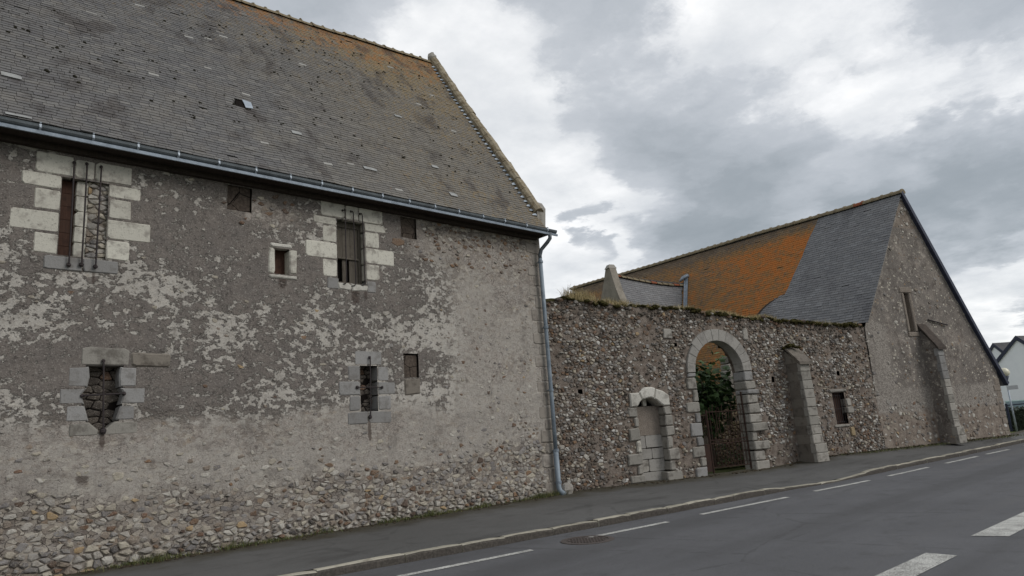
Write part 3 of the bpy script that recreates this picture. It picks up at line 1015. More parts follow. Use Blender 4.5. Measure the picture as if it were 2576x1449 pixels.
# pavement from the kerb to the foot of the walls
xs = np.arange(-14, 62, 0.35)
NK = 16
X = np.repeat(xs[:, None], NK + 1, 1)
yk, zk = kerb_y(xs) + 0.14, kerb_z(xs) - 0.004
yw, zw = wall_foot(xs)
yw = yw + 0.15
q = np.linspace(0, 1, NK + 1)[None]
Y = yk[:, None] + (yw - yk)[:, None] * q
Zp = zk[:, None] + (zw - zk)[:, None] * q ** 1.3 + 0.012 * (fbm(X * .8, Y * 1.3, 3, 5) - .5) + 0.05 * sstep(q, .90, 1) * fbm(X * 3, Y * 3, 2, 8)
me = bpy.data.meshes.new('pavement')
n1 = NK + 1
vv = np.stack([X, Y, Zp], -1).reshape(-1, 3)
ff = [(i * n1 + k, (i + 1) * n1 + k, (i + 1) * n1 + k + 1, i * n1 + k + 1) for i in range(len(xs) - 1) for k in range(NK)]
me.from_pydata(vv.tolist(), [], ff)
at_ = me.attributes.new('edge', 'FLOAT', 'POINT')
at_.data.foreach_set('value', np.repeat(q, len(xs), 0).reshape(-1).astype(float))
me.polygons.foreach_set('use_smooth', [True] * len(ff))
me.materials.append(PAVE)
pave = bpy.data.objects.new('pavement', me)
COL.objects.link(pave)
pave['kind'] = 'structure'

# kerb: single limestone lengths, uneven and chipped
kerb = bpy.data.objects.new('kerb', None)
COL.objects.link(kerb)
kerb['kind'] = 'structure'
x = -3.0
while x < 46:
    ln = rng.choice([.62, .8, .95, 1.0, 1.05, 1.3]) * (1 if x < 12 else 1.05)
    x1 = x + ln
    n = 4
    off, dz, tilt = rng.uniform(-.014, .014), rng.uniform(-.014, .008), rng.uniform(-.012, .012)
    prof = [(0.0, -.2), (0.0, -.03), (.012, -.004), (.03, 0.006), (.13, .008), (.145, -.2)]
    v = []
    for i in range(n + 1):
        xx = x + .007 + (ln - .014) * i / n
        e = .008 if i in (0, n) else 0
        for (py, pz) in prof:
            chip = rng.uniform(-.012, .004) if pz > -.1 else 0
            v.append((xx + rng.uniform(-.003, .003), kerb_y(xx) + py + off + (chip if py < .05 else 0), float(kerb_z(xx)) + pz + dz + tilt * (i / n - .5) + chip * .6 - (e if pz > -.1 else 0)))
    P = len(prof)
    f = [(i * P + k, i * P + k + 1, (i + 1) * P + k + 1, (i + 1) * P + k) for i in range(n) for k in range(P - 1)]
    f = [t[::-1] for t in f] + [tuple(range(P)), tuple(n * P + k for k in range(P - 1, -1, -1))]
    mm = MB()
    mm.add(v, f)
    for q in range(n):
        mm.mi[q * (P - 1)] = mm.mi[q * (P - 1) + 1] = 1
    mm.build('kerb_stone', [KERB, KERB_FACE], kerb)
    x = x1

# manhole
t = thing('manhole_cover', (8.5, 7.72 - .02, -0.1), 'round cast iron manhole cover set in the road near the kerb', 'manhole cover')
zz = road_z(8.5, 7.7) + .004
m = MB()
n = 32
cx, cy = 8.5, 7.70
ring = lambda r, z: [(cx + r * math.cos(2 * math.pi * k / n), cy + r * math.sin(2 * math.pi * k / n), z) for k in range(n)]
m.add(ring(.42, zz - .05) + ring(.42, zz + .004) + ring(.335, zz + .006) + ring(.335, zz - .03), [(j * n + k, j * n + (k + 1) % n, (j + 1) * n + (k + 1) % n, (j + 1) * n + k) for j in range(3) for k in range(n)])
m.build('frame', CAST, t)
m = MB()
m.add(ring(.325, zz - .03) + ring(.325, zz - .002), [(k, (k + 1) % n, n + (k + 1) % n, n + k) for k in range(n)] + [tuple(n + k for k in range(n))])
m.build('lid', CAST, t)
m = MB()
for i in range(-4, 5):
    for j in range(-4, 5):
        if math.hypot(i, j) < 4.3:
            m.box((cx + i * .066 - .022, cy + j * .066 - .022, zz - .003), (cx + i * .066 + .022, cy + j * .066 + .022, zz + .006))
m.build('lid_studs', CAST, t, kind='stuff')

# ------------------------------------------------------------------ the long barn
barn = thing('stone_barn', (5.0, 15.0, 0.0), 'long rubble barn with steep lichened slate roof and patchy render, nearest the camera', 'barn')

# openings (x, z) in the front wall
OPEN_A = rect(2.09, 4.91, 2.77, 6.23)
OPEN_C = rect(7.05, 4.93, 7.72, 6.31)
OPEN_D = rect(5.69, 4.97, 5.98, 5.49)
OPEN_F = rect(7.52, 2.25, 7.93, 3.20)
OPEN_B = [(2.62, 3.13), (3.06, 3.13), (3.05, 2.97), (3.06, 2.82), (3.13, 2.69), (3.10, 2.60), (3.02, 2.26), (2.87, 2.12), (2.80, 2.12), (2.66, 2.26), (2.57, 2.60), (2.54, 2.69), (2.62, 2.78), (2.64, 2.95)]
OPEN_E = [rect(4.76, 6.14, 5.23, 6.62), rect(8.66, 6.13, 9.10, 6.62), rect(8.60, 2.95, 8.99, 3.48)]
HOLES = [OPEN_A, OPEN_B, OPEN_C, OPEN_D, OPEN_F] + OPEN_E

BLOCKS_A = [(1.71, 6.25, 2.25, 6.60), (2.26, 6.25, 2.55, 6.58), (2.56, 6.25, 3.12, 6.59), (1.54, 6.0, 2.09, 6.24), (1.73, 5.63, 2.09, 5.98), (1.42, 5.27, 2.09, 5.61), (1.75, 4.91, 2.09, 5.25), (1.91, 4.66, 2.44, 4.89), (2.77, 6.0, 3.27, 6.24), (2.78, 5.63, 3.13, 5.98), (2.77, 5.27, 3.45, 5.61), (2.77, 4.91, 3.13, 5.25), (2.45, 4.67, 2.97, 4.90)]
BLOCKS_C = [(6.68, 6.33, 7.25, 6.70), (7.26, 6.33, 7.58, 6.66), (7.59, 6.33, 8.2, 6.68), (6.52, 6.14, 7.05, 6.32), (6.71, 5.77, 7.05, 6.13), (6.34, 5.41, 7.05, 5.76), (6.71, 5.03, 7.05, 5.40), (6.81, 4.77, 7.08, 5.02), (7.72, 6.14, 8.26, 6.32), (7.72, 5.77, 8.09, 6.13), (7.72, 5.41, 8.45, 5.76), (7.72, 5.04, 8.07, 5.40), (7.74, 4.76, 7.98, 5.03)]
BLOCKS_F = [(7.40, 3.21, 8.06, 3.52), (7.24, 2.89, 7.52, 3.20), (7.02, 2.59, 7.52, 2.88), (7.25, 2.27, 7.52, 2.58), (7.20, 2.0, 7.68, 2.26), (7.93, 2.88, 8.22, 3.20), (7.93, 2.59, 8.37, 2.87), (7.93, 2.27, 8.26, 2.58), (7.69, 2.0, 8.26, 2.26)]
BLOCKS_B = [[(2.49, 3.14), (3.20, 3.14), (3.21, 3.40), (3.12, 3.45), (2.9, 3.44), (2.62, 3.47), (2.49, 3.43)],
            [(2.33, 2.80), (2.61, 2.80), (2.64, 2.95), (2.62, 3.13), (2.33, 3.12)],
            [(2.23, 2.53), (2.58, 2.53), (2.54, 2.69), (2.61, 2.79), (2.23, 2.79)],
            [(2.33, 2.26), (2.66, 2.26), (2.58, 2.52), (2.33, 2.52)],
            [(2.38, 2.03), (2.80, 2.03), (2.80, 2.12), (2.66, 2.25), (2.38, 2.25)],
            [(3.06, 2.80), (3.32, 2.80), (3.32, 3.12), (3.06, 3.13), (3.05, 2.97)],
            [(3.09, 2.52), (3.46, 2.52), (3.46, 2.79), (3.07, 2.79), (3.13, 2.69)],
            [(3.02, 2.26), (3.31, 2.26), (3.31, 2.51), (3.09, 2.51)],
            [(2.87, 2.03), (3.37, 2.03), (3.37, 2.25), (3.02, 2.25), (2.87, 2.12)]]
BROWN_BLOCKS = [(3.22, 3.12, 3.84, 3.38), (8.58, 2.57, 9.01, 2.93)]
D_BLOCKS = [(5.56, 4.97, 5.69, 5.49), (5.98, 4.99, 6.15, 5.48), (5.59, 5.50, 6.05, 5.59), (5.57, 4.87, 6.16, 4.96)]
QUOIN = []
z = 0.0
i = 0
while z < 6.75:
    hq = rng.uniform(.27, .36)
    QUOIN.append((12.80 if i % 2 else 12.62, z, 13.16, min(z + hq, 6.8)))
    z += hq
    i += 1
ALL_BLOCKS = [rect(*b) for b in BLOCKS_A + BLOCKS_C + BLOCKS_F + BROWN_BLOCKS + D_BLOCKS + QUOIN] + BLOCKS_B


def coat_field(X, Z):
    f = fbm(X * 1.0 + .3, Z * 1.55, 5, 21)
    g_ = fbm(X * 3.1, Z * 4.2, 3, 77)
    b = 0.10 + .03 * sstep(Z, 5.0, 5.5)
    b = b - .10 * sstep(Z, 3.35, 3.7) * (1 - sstep(Z, 4.35, 4.95)) * (1 - .5 * sstep(X, 9, 11))
    b = b - .13 * sstep(Z, 2.9, 2.6) * sstep(X, 0.5, 2.0)
    b = b - .10 * (1 - sstep(X, 1.2, 2.0)) * sstep(Z, 3.9, 4.2) * (1 - sstep(Z, 5.3, 6.0))
    b = b - .10 * sstep(X, 8.6, 9.6) * (1 - sstep(Z, 5.6, 6.0))
    return 0.5 * f + .22 * g_ + .14 + b


def beige_field(X, Z):
    low = sstep(Z + .6 * (fbm(X * .9, Z * .9, 3, 5) - .5), 2.75, 1.85)
    side = sstep(X + 1.6 * (fbm(X * .5, Z * .7, 3, 9) - .5) + .25 * (Z - 3.5), 8.8, 11.2)
    topr = sstep(X, 8.3, 9.3) * sstep(Z, 5.4, 5.9)
    topr = np.maximum(topr, np.exp(-((X - 5.5) / .95) ** 2 - ((Z - 6.2) / .36) ** 2))
    return np.maximum(np.maximum(low, side), topr * .9)


def rubble_field(X, Z):
    h = 1.05 + .35 * (fbm(X * .6, X * 0, 3, 31) - .5) + .35 * sstep(X, 9.5, 12.5) + .2 * sstep(X, 3.5, 1.0)
    lo = sstep(Z + .25 * (fbm(X * 2, Z * 2, 2, 4) - .5), h + .6, h - .5)
    up = .75 * sstep(X, 9.0, 9.5) * sstep(Z, 6.05, 6.35)
    return np.maximum(lo, up)


def stain_field(X, Z):      # drips below the iron bars and the sills
    s = 0 * X
    for x, z0, z1, w in ((2.85, 1.72, 2.12, .05), (7.71, 1.55, 2.08, .05), (2.62, 4.35, 4.72, .03), (2.25, 4.5, 4.75, .04), (7.45, 4.4, 4.78, .12), (7.7, 4.5, 4.8, .05), (2.6, 1.2, 1.45, .12), (5.85, 4.6, 4.88, .1)):
        s = np.maximum(s, np.exp(-((X - x) / w) ** 2) * sstep(Z, z0 - .1, z0 + .25) * (Z < z1))
    return s


def barn_disp(X, Z):
    c = sstep(coat_field(X, Z), .45, .55)
    d = -0.012 * c * (1 - sstep(beige_field(X, Z), .3, .7)) - 0.03 * (fbm(X * 1.3, Z * 1.3, 4, 2) - .5) - 0.02 * (fbm(X * 6, Z * 6, 3, 12) - .5)
    d = d + 0.012 * rubble_field(X, Z)
    for p in ALL_BLOCKS:      # the render stops short of the dressed stones
        a_, b_ = min(q[0] for q in p), max(q[0] for q in p)
        c_, e_ = min(q[1] for q in p), max(q[1] for q in p)
        m_ = (X > a_ + .01) & (X < b_ - .01) & (Z > c_ + .01) & (Z < e_ - .01)
        d = np.where(m_, np.maximum(d, 0.0) + .004, d)
    return d - 0.03 * (1 - sstep(Z, 0, 0.9))


ex = [c for b in HOLES if b is not OPEN_B for c in (b[0][0], b[2][0])]
ez = [c for b in HOLES if b is not OPEN_B for c in (b[0][1], b[2][1])]
xs = np.concatenate([np.arange(-8, -2.0, .3), lines(-2.0, 13.16, .036, ex)])
zs = lines(-.2, 6.86, .036, ez)
wall = wall_sheet(barn_at, xs, zs, [inset(h, -.04) if h is OPEN_B else h for h in HOLES], barn_disp, name='wall', mat=BARN_WALL, parent=barn,
                  attrs={'coat': coat_field, 'beige': beige_field, 'rubble': rubble_field, 'stain': stain_field})
# the other three walls of the barn, plain
m = MB()
apex_y, apex_z, eave_z = 16.95, 13.4, 6.8
m.prism([(13.12, D + .06, -.2), (13.12, 21.2, -.2), (13.12, 21.2, eave_z), (13.12, apex_y, 13.3), (13.12, D + .06, eave_z)],
        [(12.6, D + .06, -.2), (12.6, 21.2, -.2), (12.6, 21.2, eave_z), (12.6, apex_y, 13.3), (12.6, D + .06, eave_z)])
m.box((-8, 20.7, -.2), (12.6, 21.2, eave_z))
m.box((-8, D + .5, -.2), (-7.5, 20.7, eave_z))
m.build('rear_wall', GATE_MORTAR, barn)


# rubble bedded in the front wall
def clear_of(polys, x, z, pad=.05):
    for p in polys:
        xs_ = [a for a, _ in p]
        zs_ = [b for _, b in p]
        if min(xs_) - pad < x < max(xs_) + pad and min(zs_) - pad < z < max(zs_) + pad:
            return False
    return True


kr = random.Random(5)


def keep_barn(x, z):
    if not clear_of(ALL_BLOCKS + HOLES, x, z):
        return False
    r = float(rubble_field(x, z))
    b = float(beige_field(x, z))
    c = float(coat_field(x, z))
    if z < 2.4:
        p = .05 + .72 * r ** 1.4 * (.72 if z > .4 else 1.15) + .14 * float(sstep(z, 2.2, 1.4)) + .16 * float(sstep(x, 9.5, 12))
    elif r > .3:
        p = .62
    elif z > 5.6 and b > .35:
        p = .34
    elif b > .5:
        p = .10 + .10 * float(sstep(z, 4.2, 3.0))
    else:
        p = .10 * float(sstep(c, .56, .46)) + .015
    return kr.random() < p


stones = []
sr = random.Random(9)
for poly, cx, cz in voronoi_cells(-2.0, 13.1, -.06, 6.7, .135, .082, keep_barn, 3, .48, .14):
    r = float(rubble_field(cx, cz))
    if cz < 2.3:
        shrink, proud = (sr.uniform(.5, .95), sr.uniform(.006, .03) + .03 * float(sstep(cz, .55, .1))) if r > .4 else (sr.uniform(.4, .8), sr.uniform(.006, .018))
        mi = 1 if sr.random() < .07 else 0
    elif r > .3 or cz > 5.6 and float(beige_field(cx, cz)) > .35:
        shrink, proud, mi = sr.uniform(.4, .85), sr.uniform(.008, .025), (1 if sr.random() < .55 else 0)
    else:
        shrink, proud, mi = sr.uniform(.3, .7), sr.uniform(.004, .014), (1 if sr.random() < .08 else 0)
    off = float(barn_disp(np.array([cx]), np.array([cz]))[0])
    v, f, a = stone_geo(lambda s_, t_, z_: barn_at(s_, t_ + off, z_), poly, shrink, proud, sr)
    stones.append((v, f, a, mi))
lay_stones(wall, stones, [PALE_STONE, RUST_STONE])
block(barn_at, [(8.38, 5.93), (8.55, 5.88), (8.74, 5.94), (8.76, 6.05), (8.6, 6.13), (8.42, 6.1)], wall, RUST_STONE, proud=.03, depth=.1, name='stone', bev=.03, jit=.02)
for b in BROWN_BLOCKS:
    block(barn_at, rect(*b), wall, STAINED_FLANK, proud=.025, depth=.1, name='squared_stone', bev=.03, jit=.02)
for b in QUOIN:
    block(barn_at, rect(*b), wall, QUOIN_ASHLAR, proud=.010, depth=.38, name='quoin', jit=.014, bev=.03, gap=.003)


def rod(pts, r, parent, mat, name, ends=None, n=8):
    m = MB()
    m.tube(pts, r, n)
    for e in ends or []:
        m.ball(e[0], e[1], (1, .8, 1), 8, 5, jit=.12)
    return m.build(name, mat, parent, smooth=False)


def window(label=None, mats=None):
    o = bpy.data.objects.new('window', None)
    COL.objects.link(o)
    attach(o, barn)
    if label:
        o['label'] = label
    return o


def infill(parent, x0, z0, x1, z1, depth, w, h, mat, seed, at=barn_at, mortar=GATE_MORTAR, name='rubble_stone'):
    m = MB()
    m.prism([at(x0, depth, z0), at(x1, depth, z0), at(x1, depth, z1), at(x0, depth, z1)], [at(x0, depth + .12, z0), at(x1, depth + .12, z0), at(x1, depth + .12, z1), at(x0, depth + .12, z1)])
    m.build('mortar_bed', mortar, parent)
    r = random.Random(seed)
    for poly, cx, cz in voronoi_cells(x0 - .03, x1 + .03, z0 - .02, z1 + .02, w, h, lambda a, b: r.random() < .93, seed):
        sub = lambda s, t, z: at(min(max(s, x0 + .004), x1 - .004), t + depth, min(max(z, z0 + .004), z1 - .004))
        v, f, a = stone_geo(sub, poly, r.uniform(.84, .99), r.uniform(.015, .05), r, sink=.02)
        q = MB()
        q.add(v, f)
        q.build(name, mat, parent)


# upper left window: board, stone mullion, rubble filling, three iron bars
w = window('tall window half boarded and half filled with rubble, three bars')
for b in BLOCKS_A:
    block(barn_at, rect(*b), w, CLEAN_ASHLAR if b[1] > 4.9 or b[0] > 2.4 and b[1] > 4.8 else GREY_ASHLAR, depth=.34)
for k in range(5):
    z0 = 4.90 + k * .266
    block(barn_at, rect(2.31, z0, 2.49, z0 + .266), w, CLEAN_ASHLAR, proud=-.06, depth=.34, name='mullion_stone', gap=.003, bev=.008)
for k in range(6):
    z0 = 4.88 + k * .226
    m = MB()
    m.prism([barn_at(2.06, .16, z0 + .003), barn_at(2.335, .16, z0 + .003), barn_at(2.335, .16, z0 + .223), barn_at(2.06, .16, z0 + .223)],
            [barn_at(2.06, .19, z0 + .003), barn_at(2.335, .19, z0 + .003), barn_at(2.335, .19, z0 + .223), barn_at(2.06, .19, z0 + .223)])
    m.build('plank', BROWN_BOARD, w)
infill(w, 2.48, 4.90, 2.78, 6.24, .07, .15, .085, PALE_STONE, 41, mortar=PLASTER_PATCH)
for x0, x1, zt, zb in ((2.235, 2.245, 6.49, 4.75), (2.42, 2.42, 6.51, 4.77), (2.63, 2.62, 6.50, 4.76)):
    rod([barn_at(x0, .0, zt + .005), barn_at(x0, -.075, zt - .015), barn_at((x0 + x1) / 2, -.085, (zt + zb) / 2), barn_at(x1, -.075, zb + .02), barn_at(x1, .0, zb)], .0135, w, IRON, 'iron_bar',
        [(barn_at(x0, -.05, zt), .028), (barn_at(x1, -.05, zb), .038)])

# lower left window: waisted loophole walled up behind an iron cross
w = window('waisted loophole blocked with dark rubble behind an iron cross')
for k, p in enumerate(BLOCKS_B):
    block(barn_at, p, w, DIRTY_ASHLAR if k in (0, 4, 8) else GREY_ASHLAR, proud=.006, depth=.32, bev=.022, gap=.004, jit=.003)
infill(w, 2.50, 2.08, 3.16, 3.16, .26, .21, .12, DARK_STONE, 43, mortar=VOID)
rod([barn_at(2.81, .0, 3.23), barn_at(2.81, -.045, 3.2), barn_at(2.83, -.05, 2.6), barn_at(2.85, -.045, 2.14), barn_at(2.85, 0, 2.11)], .014, w, IRON, 'iron_bar', [(barn_at(2.81, -.03, 3.22), .028), (barn_at(2.85, -.03, 2.1), .05)])
rod([barn_at(2.53, 0, 2.665), barn_at(2.56, -.04, 2.665), barn_at(3.11, -.04, 2.69), barn_at(3.14, 0, 2.69)], .014, w, IRON, 'iron_bar', [(barn_at(2.54, -.02, 2.665), .03), (barn_at(3.13, -.02, 2.69), .032)])

# upper right window: weathered board shutter behind three bent bars
w = window('boarded window with cream stone surround and three bent bars')
for b in BLOCKS_C:
    block(barn_at, rect(*b), w, GREY_ASHLAR if b[1] < 4.8 else CLEAN_ASHLAR, depth=.34)
m = MB()
for (x0, z0, x1, z1) in ((7.05, 4.93, 7.10, 6.31), (7.66, 4.93, 7.73, 6.31), (7.10, 6.2, 7.66, 6.31), (7.10, 4.93, 7.66, 4.99), (7.10, 5.5, 7.66, 5.54)):
    m.box((x0, D + .17, z0), (x1, D + .25, z1))
m.build('frame', SHUTTER, w)
for k in range(3):
    x0 = 7.10 + k * .187
    m = MB()
    m.box((x0 + .003, D + .2, 5.54), (x0 + .184, D + .225, 6.2))
    m.build('plank', SHUTTER, w)
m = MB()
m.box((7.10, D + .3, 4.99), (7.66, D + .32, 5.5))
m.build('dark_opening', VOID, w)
m = MB()
m.box((7.29, D + .22, 4.99), (7.37, D + .25, 5.5))
m.build('post', SHUTTER, w)
m = MB()
m.box((7.45, D + .21, 4.99), (7.66, D + .235, 5.5))
m.build('plank', SHUTTER, w)
for k, (x0, x1) in enumerate(((7.04, 7.36), (7.34, 7.76))):
    block(barn_at, [(x0, 4.78 - .03 * k), (x1, 4.76 + .02 * k), (x1, 4.935), (x0, 4.93)], w, WHITE_ASHLAR, proud=.03, depth=.3, name='sill_stone', jit=.02, bev=.03)
for x0, x1, zt, zb in ((7.22, 7.22, 6.5, 4.9), (7.42, 7.44, 6.51, 4.88), (7.64, 7.66, 6.49, 4.91)):
    rod([barn_at(x0 - .03, 0, zt + .01), barn_at(x0 - .01, -.06, zt + .01), barn_at(x0, -.07, zt - .04), barn_at(x1, -.07, zb + .05), barn_at(x1 - .02, -.06, zb), barn_at(x1 - .10, .0, zb - .02)], .0115, w, IRON, 'iron_bar', [(barn_at(x0 - .03, -.02, zt + .01), .026)])

# small window
w = window('small square window with white stone jambs')
for k, b in enumerate(D_BLOCKS):
    block(barn_at, rect(*b), w, CLEAN_ASHLAR if k < 2 else WHITE_ASHLAR, proud=.03, depth=.25, jit=.012, bev=.02)
m = MB()
m.box((5.64, D + .2, 4.92), (6.03, D + .23, 5.54))
m.build('plank', BROWN_BOARD, w)

# lower right window: grey surround, iron cross
w = window('narrow loophole with grey stone surround and iron cross')
for b in BLOCKS_F:
    block(barn_at, rect(*b), w, GREY_ASHLAR, proud=.006, depth=.34, bev=.02, gap=.004)
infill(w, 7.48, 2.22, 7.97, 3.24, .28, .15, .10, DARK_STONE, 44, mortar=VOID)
rod([barn_at(7.74, 0, 3.39), barn_at(7.74, -.05, 3.36), barn_at(7.71, -.05, 2.18), barn_at(7.71, 0, 2.12)], .013, w, IRON, 'iron_bar', [(barn_at(7.74, -.03, 3.37), .032), (barn_at(7.71, -.03, 2.14), .042)])
rod([barn_at(7.42, 0, 2.75), barn_at(7.45, -.05, 2.75), barn_at(8.0, -.05, 2.745), barn_at(8.03, 0, 2.745)], .012, w, IRON, 'iron_bar', [(barn_at(7.43, -.03, 2.75), .036), (barn_at(8.02, -.03, 2.745), .032)])

# sawn beam ends closing the putlog openings
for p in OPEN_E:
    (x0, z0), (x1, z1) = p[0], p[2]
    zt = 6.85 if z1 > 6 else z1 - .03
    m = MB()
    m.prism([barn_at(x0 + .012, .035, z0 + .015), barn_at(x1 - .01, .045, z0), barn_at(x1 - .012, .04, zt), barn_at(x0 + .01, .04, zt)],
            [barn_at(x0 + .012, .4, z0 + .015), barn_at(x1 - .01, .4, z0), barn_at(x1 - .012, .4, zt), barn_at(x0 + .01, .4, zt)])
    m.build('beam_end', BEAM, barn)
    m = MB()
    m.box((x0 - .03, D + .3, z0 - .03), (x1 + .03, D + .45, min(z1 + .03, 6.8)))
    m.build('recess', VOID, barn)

# eaves: soffit boards, fascia, gutter with brackets, downpipe
m = MB()
m.prism([(-8, D - .36, 6.74), (-8, D + .1, 6.74), (-8, D + .1, 6.77), (-8, D - .36, 6.77)], [(13.2, D - .36, 6.74), (13.2, D + .1, 6.74), (13.2, D + .1, 6.77), (13.2, D - .36, 6.77)])
m.build('soffit', SOFFIT, barn)
m = MB()
m.box((-8, D - .11, 6.64), (12.99, D + .06, 6.737))
m.build('eaves_shade_strip', SOFFIT, barn)  # dark box added to deepen the band of shade under the eaves
gut = MB()
G0 = (D - .41, 6.84)
prof = []
for k in range(9):
    a = math.pi + math.pi * k / 8
    prof.append((G0[0] + .072 * math.cos(a), G0[1] + .074 * math.sin(a)))
prof_in = [(G0[0] + (y - G0[0]) * .93, G0[1] + (z - G0[1]) * .93) for y, z in prof][::-1]
lip = [(prof[0][0] - .012, prof[0][1] + .004), (prof[0][0] - .004, prof[0][1] + .014), (prof[0][0] + .008, prof[0][1] + .006)]
outline = prof + [(prof[-1][0], prof[-1][1] + .03)] + prof_in[:1] + prof_in[1:] + lip[::-1][:2]
gx = list(np.arange(-8, 13.3, 1.0)) + [13.38]
vv, ffs = [], []
for x in gx:
    vv += [(x, y, z + .012 * float(vnoise(x * .5, 0, 2))) for y, z in outline]
n = len(outline)
for i in range(len(gx) - 1):
    ffs += [(i * n + k, i * n + (k + 1) % n, (i + 1) * n + (k + 1) % n, (i + 1) * n + k) for k in range(n)]
ffs += [tuple((len(gx) - 1) * n + k for k in range(n))]
gut.add(vv, ffs)
gutter = gut.build('gutter', ZINC_DARK, barn, smooth=False)
m = MB()
m.prism([(-8, D - .455, 6.712), (-8, D - .43, 6.708), (-8, D - .43, 6.77), (-8, D - .46, 6.765)], [(13.42, D - .455, 6.712), (13.42, D - .43, 6.708), (13.42, D - .43, 6.77), (13.42, D - .46, 6.765)])
m.build('fascia', ZINC, barn)
for x in [0.95, 1.68, 2.41, 3.08, 3.73, 4.43, 5.12, 5.81, 6.48, 7.18, 7.91, 8.61, 9.32, 10.02, 10.77, 11.49, 12.25, 13.02]:
    m = MB()
    pts = [(x, G0[0] + .08 * math.cos(a), G0[1] + .082 * math.sin(a)) for a in np.linspace(math.pi * .93, math.pi * 1.5, 7)]
    for p, q in zip(pts[:-1], pts[1:]):
        m.prism([(x - .016, p[1], p[2]), (x + .016, p[1], p[2]), (x + .016, q[1], q[2]), (x - .016, q[1], q[2])],
                [(x - .016, p[1] + .008, p[2] + .006), (x + .016, p[1] + .008, p[2] + .006), (x + .016, q[1] + .008, q[2] + .006), (x - .016, q[1] + .008, q[2] + .006)])
    m.tube([(x, pts[0][1] - .012, pts[0][2] + .02), (x, pts[0][1] + .03, pts[0][2] + .035), (x, pts[0][1] + .07, pts[0][2] + .02)], .013, 6)
    m.ball((x, pts[2][1] - .012, pts[2][2]), .02, (1, .6, 1), 6, 4)
    m.build('bracket', ZINC_PALE, gutter)
m = MB()
PX, PY = 13.0, D - .13
m.tube([(13.14, D - .43, 6.78), (13.14, D - .42, 6.62), (13.11, D - .33, 6.52), (13.04, PY - .03, 6.36), (PX, PY, 6.2), (PX, PY, 6.1)], .052, 12)
m.build('swan_neck', ZINC_DARK, barn, smooth=True)
m = MB()
m.tube([(PX, PY, 6.12), (PX, PY, 4.2), (PX, PY, 2.2), (PX - .01, PY, 1.05)], .053, 14)
dp = m.build('downpipe', PIPE_GREY, barn, smooth=True)
m = MB()
m.tube([(PX - .01, PY, 1.12), (PX - .01, PY, .2), (PX, PY - .04, .1), (PX + .02, PY - .15, .03)], .068, 14)
m.build('pipe_shoe', PIPE_GREY, barn, smooth=True)
for z in (6.02, 4.25, 2.62, 1.10, .32):
    m = MB()
    m.tube([(PX, PY, z - .03), (PX, PY, z + .03)], .069 if z > 1.2 else .078, 14)
    m.box((PX - .012, PY + .04, z - .012), (PX + .012, D + .05, z + .012))
    m.build('collar', PIPE_GREY if z > 2 else ZINC, dp)

# ------------------------------------------------------------------ barn roof
AX = np.array([1.0, 0, 0])
ROOF_N = np.array([0, -7.05, 4.6]) / math.hypot(7.05, 4.6)
ROOF_UP = np.array([0, 4.6, 7.05]) / math.hypot(7.05, 4.6)
ROOF_L = math.hypot(7.05, 4.6)
ROOF_O = np.array([0, D - .40, 6.86])


def roof_pt(a, b, n=0.0):
    sag = .052 * (13.1 - a) * (b / ROOF_L)
    lift = .05 * (float(fbm(a * .45, b * .5, 3, 14)) - .5) + .03 * (float(fbm(a * 1.7, b * 1.9, 2, 15)) - .5)
    p = ROOF_O + AX * a + ROOF_UP * b + ROOF_N * (n + lift)
    p[2] -= sag
    # the last courses kick out over the gutter
    k = max(0.0, 1 - b / .9)
    p = p + ROOF_N * .05 * k * k
    return p


m = MB()
na, nb = 44, 18
v = [tuple(roof_pt(-8 + 21.1 * i / na, ROOF_L * j / nb, -.03)) for i in range(na + 1) for j in range(nb + 1)]
f = [(i * (nb + 1) + j, (i + 1) * (nb + 1) + j, (i + 1) * (nb + 1) + j + 1, i * (nb + 1) + j + 1) for i in range(na) for j in range(nb)]
m.add(v, f)
m.add([(-8, apex_y, 12.7), (13.1, apex_y, 13.85), (13.1, 21.5, 6.8), (-8, 21.5, 6.6)], [(3, 2, 1, 0)])
roof = m.build('roof', SLATE_OLD, barn)

UNIT_SLATE = MB()
UNIT_SLATE.add([(-.5, 0, 0), (.5, 0, 0), (-.5, 0, 1), (.5, 0, 1), (-.5, 1, .25), (.5, 1, .25)], [(0, 1, 3, 2), (2, 3, 5, 4), (0, 2, 4), (1, 5, 3)])
unit_cache = {}


def unit_slate(mat):
    if mat.name not in unit_cache:
        unit_cache[mat.name] = UNIT_SLATE.mesh('slate', mat)
    return unit_cache[mat.name]


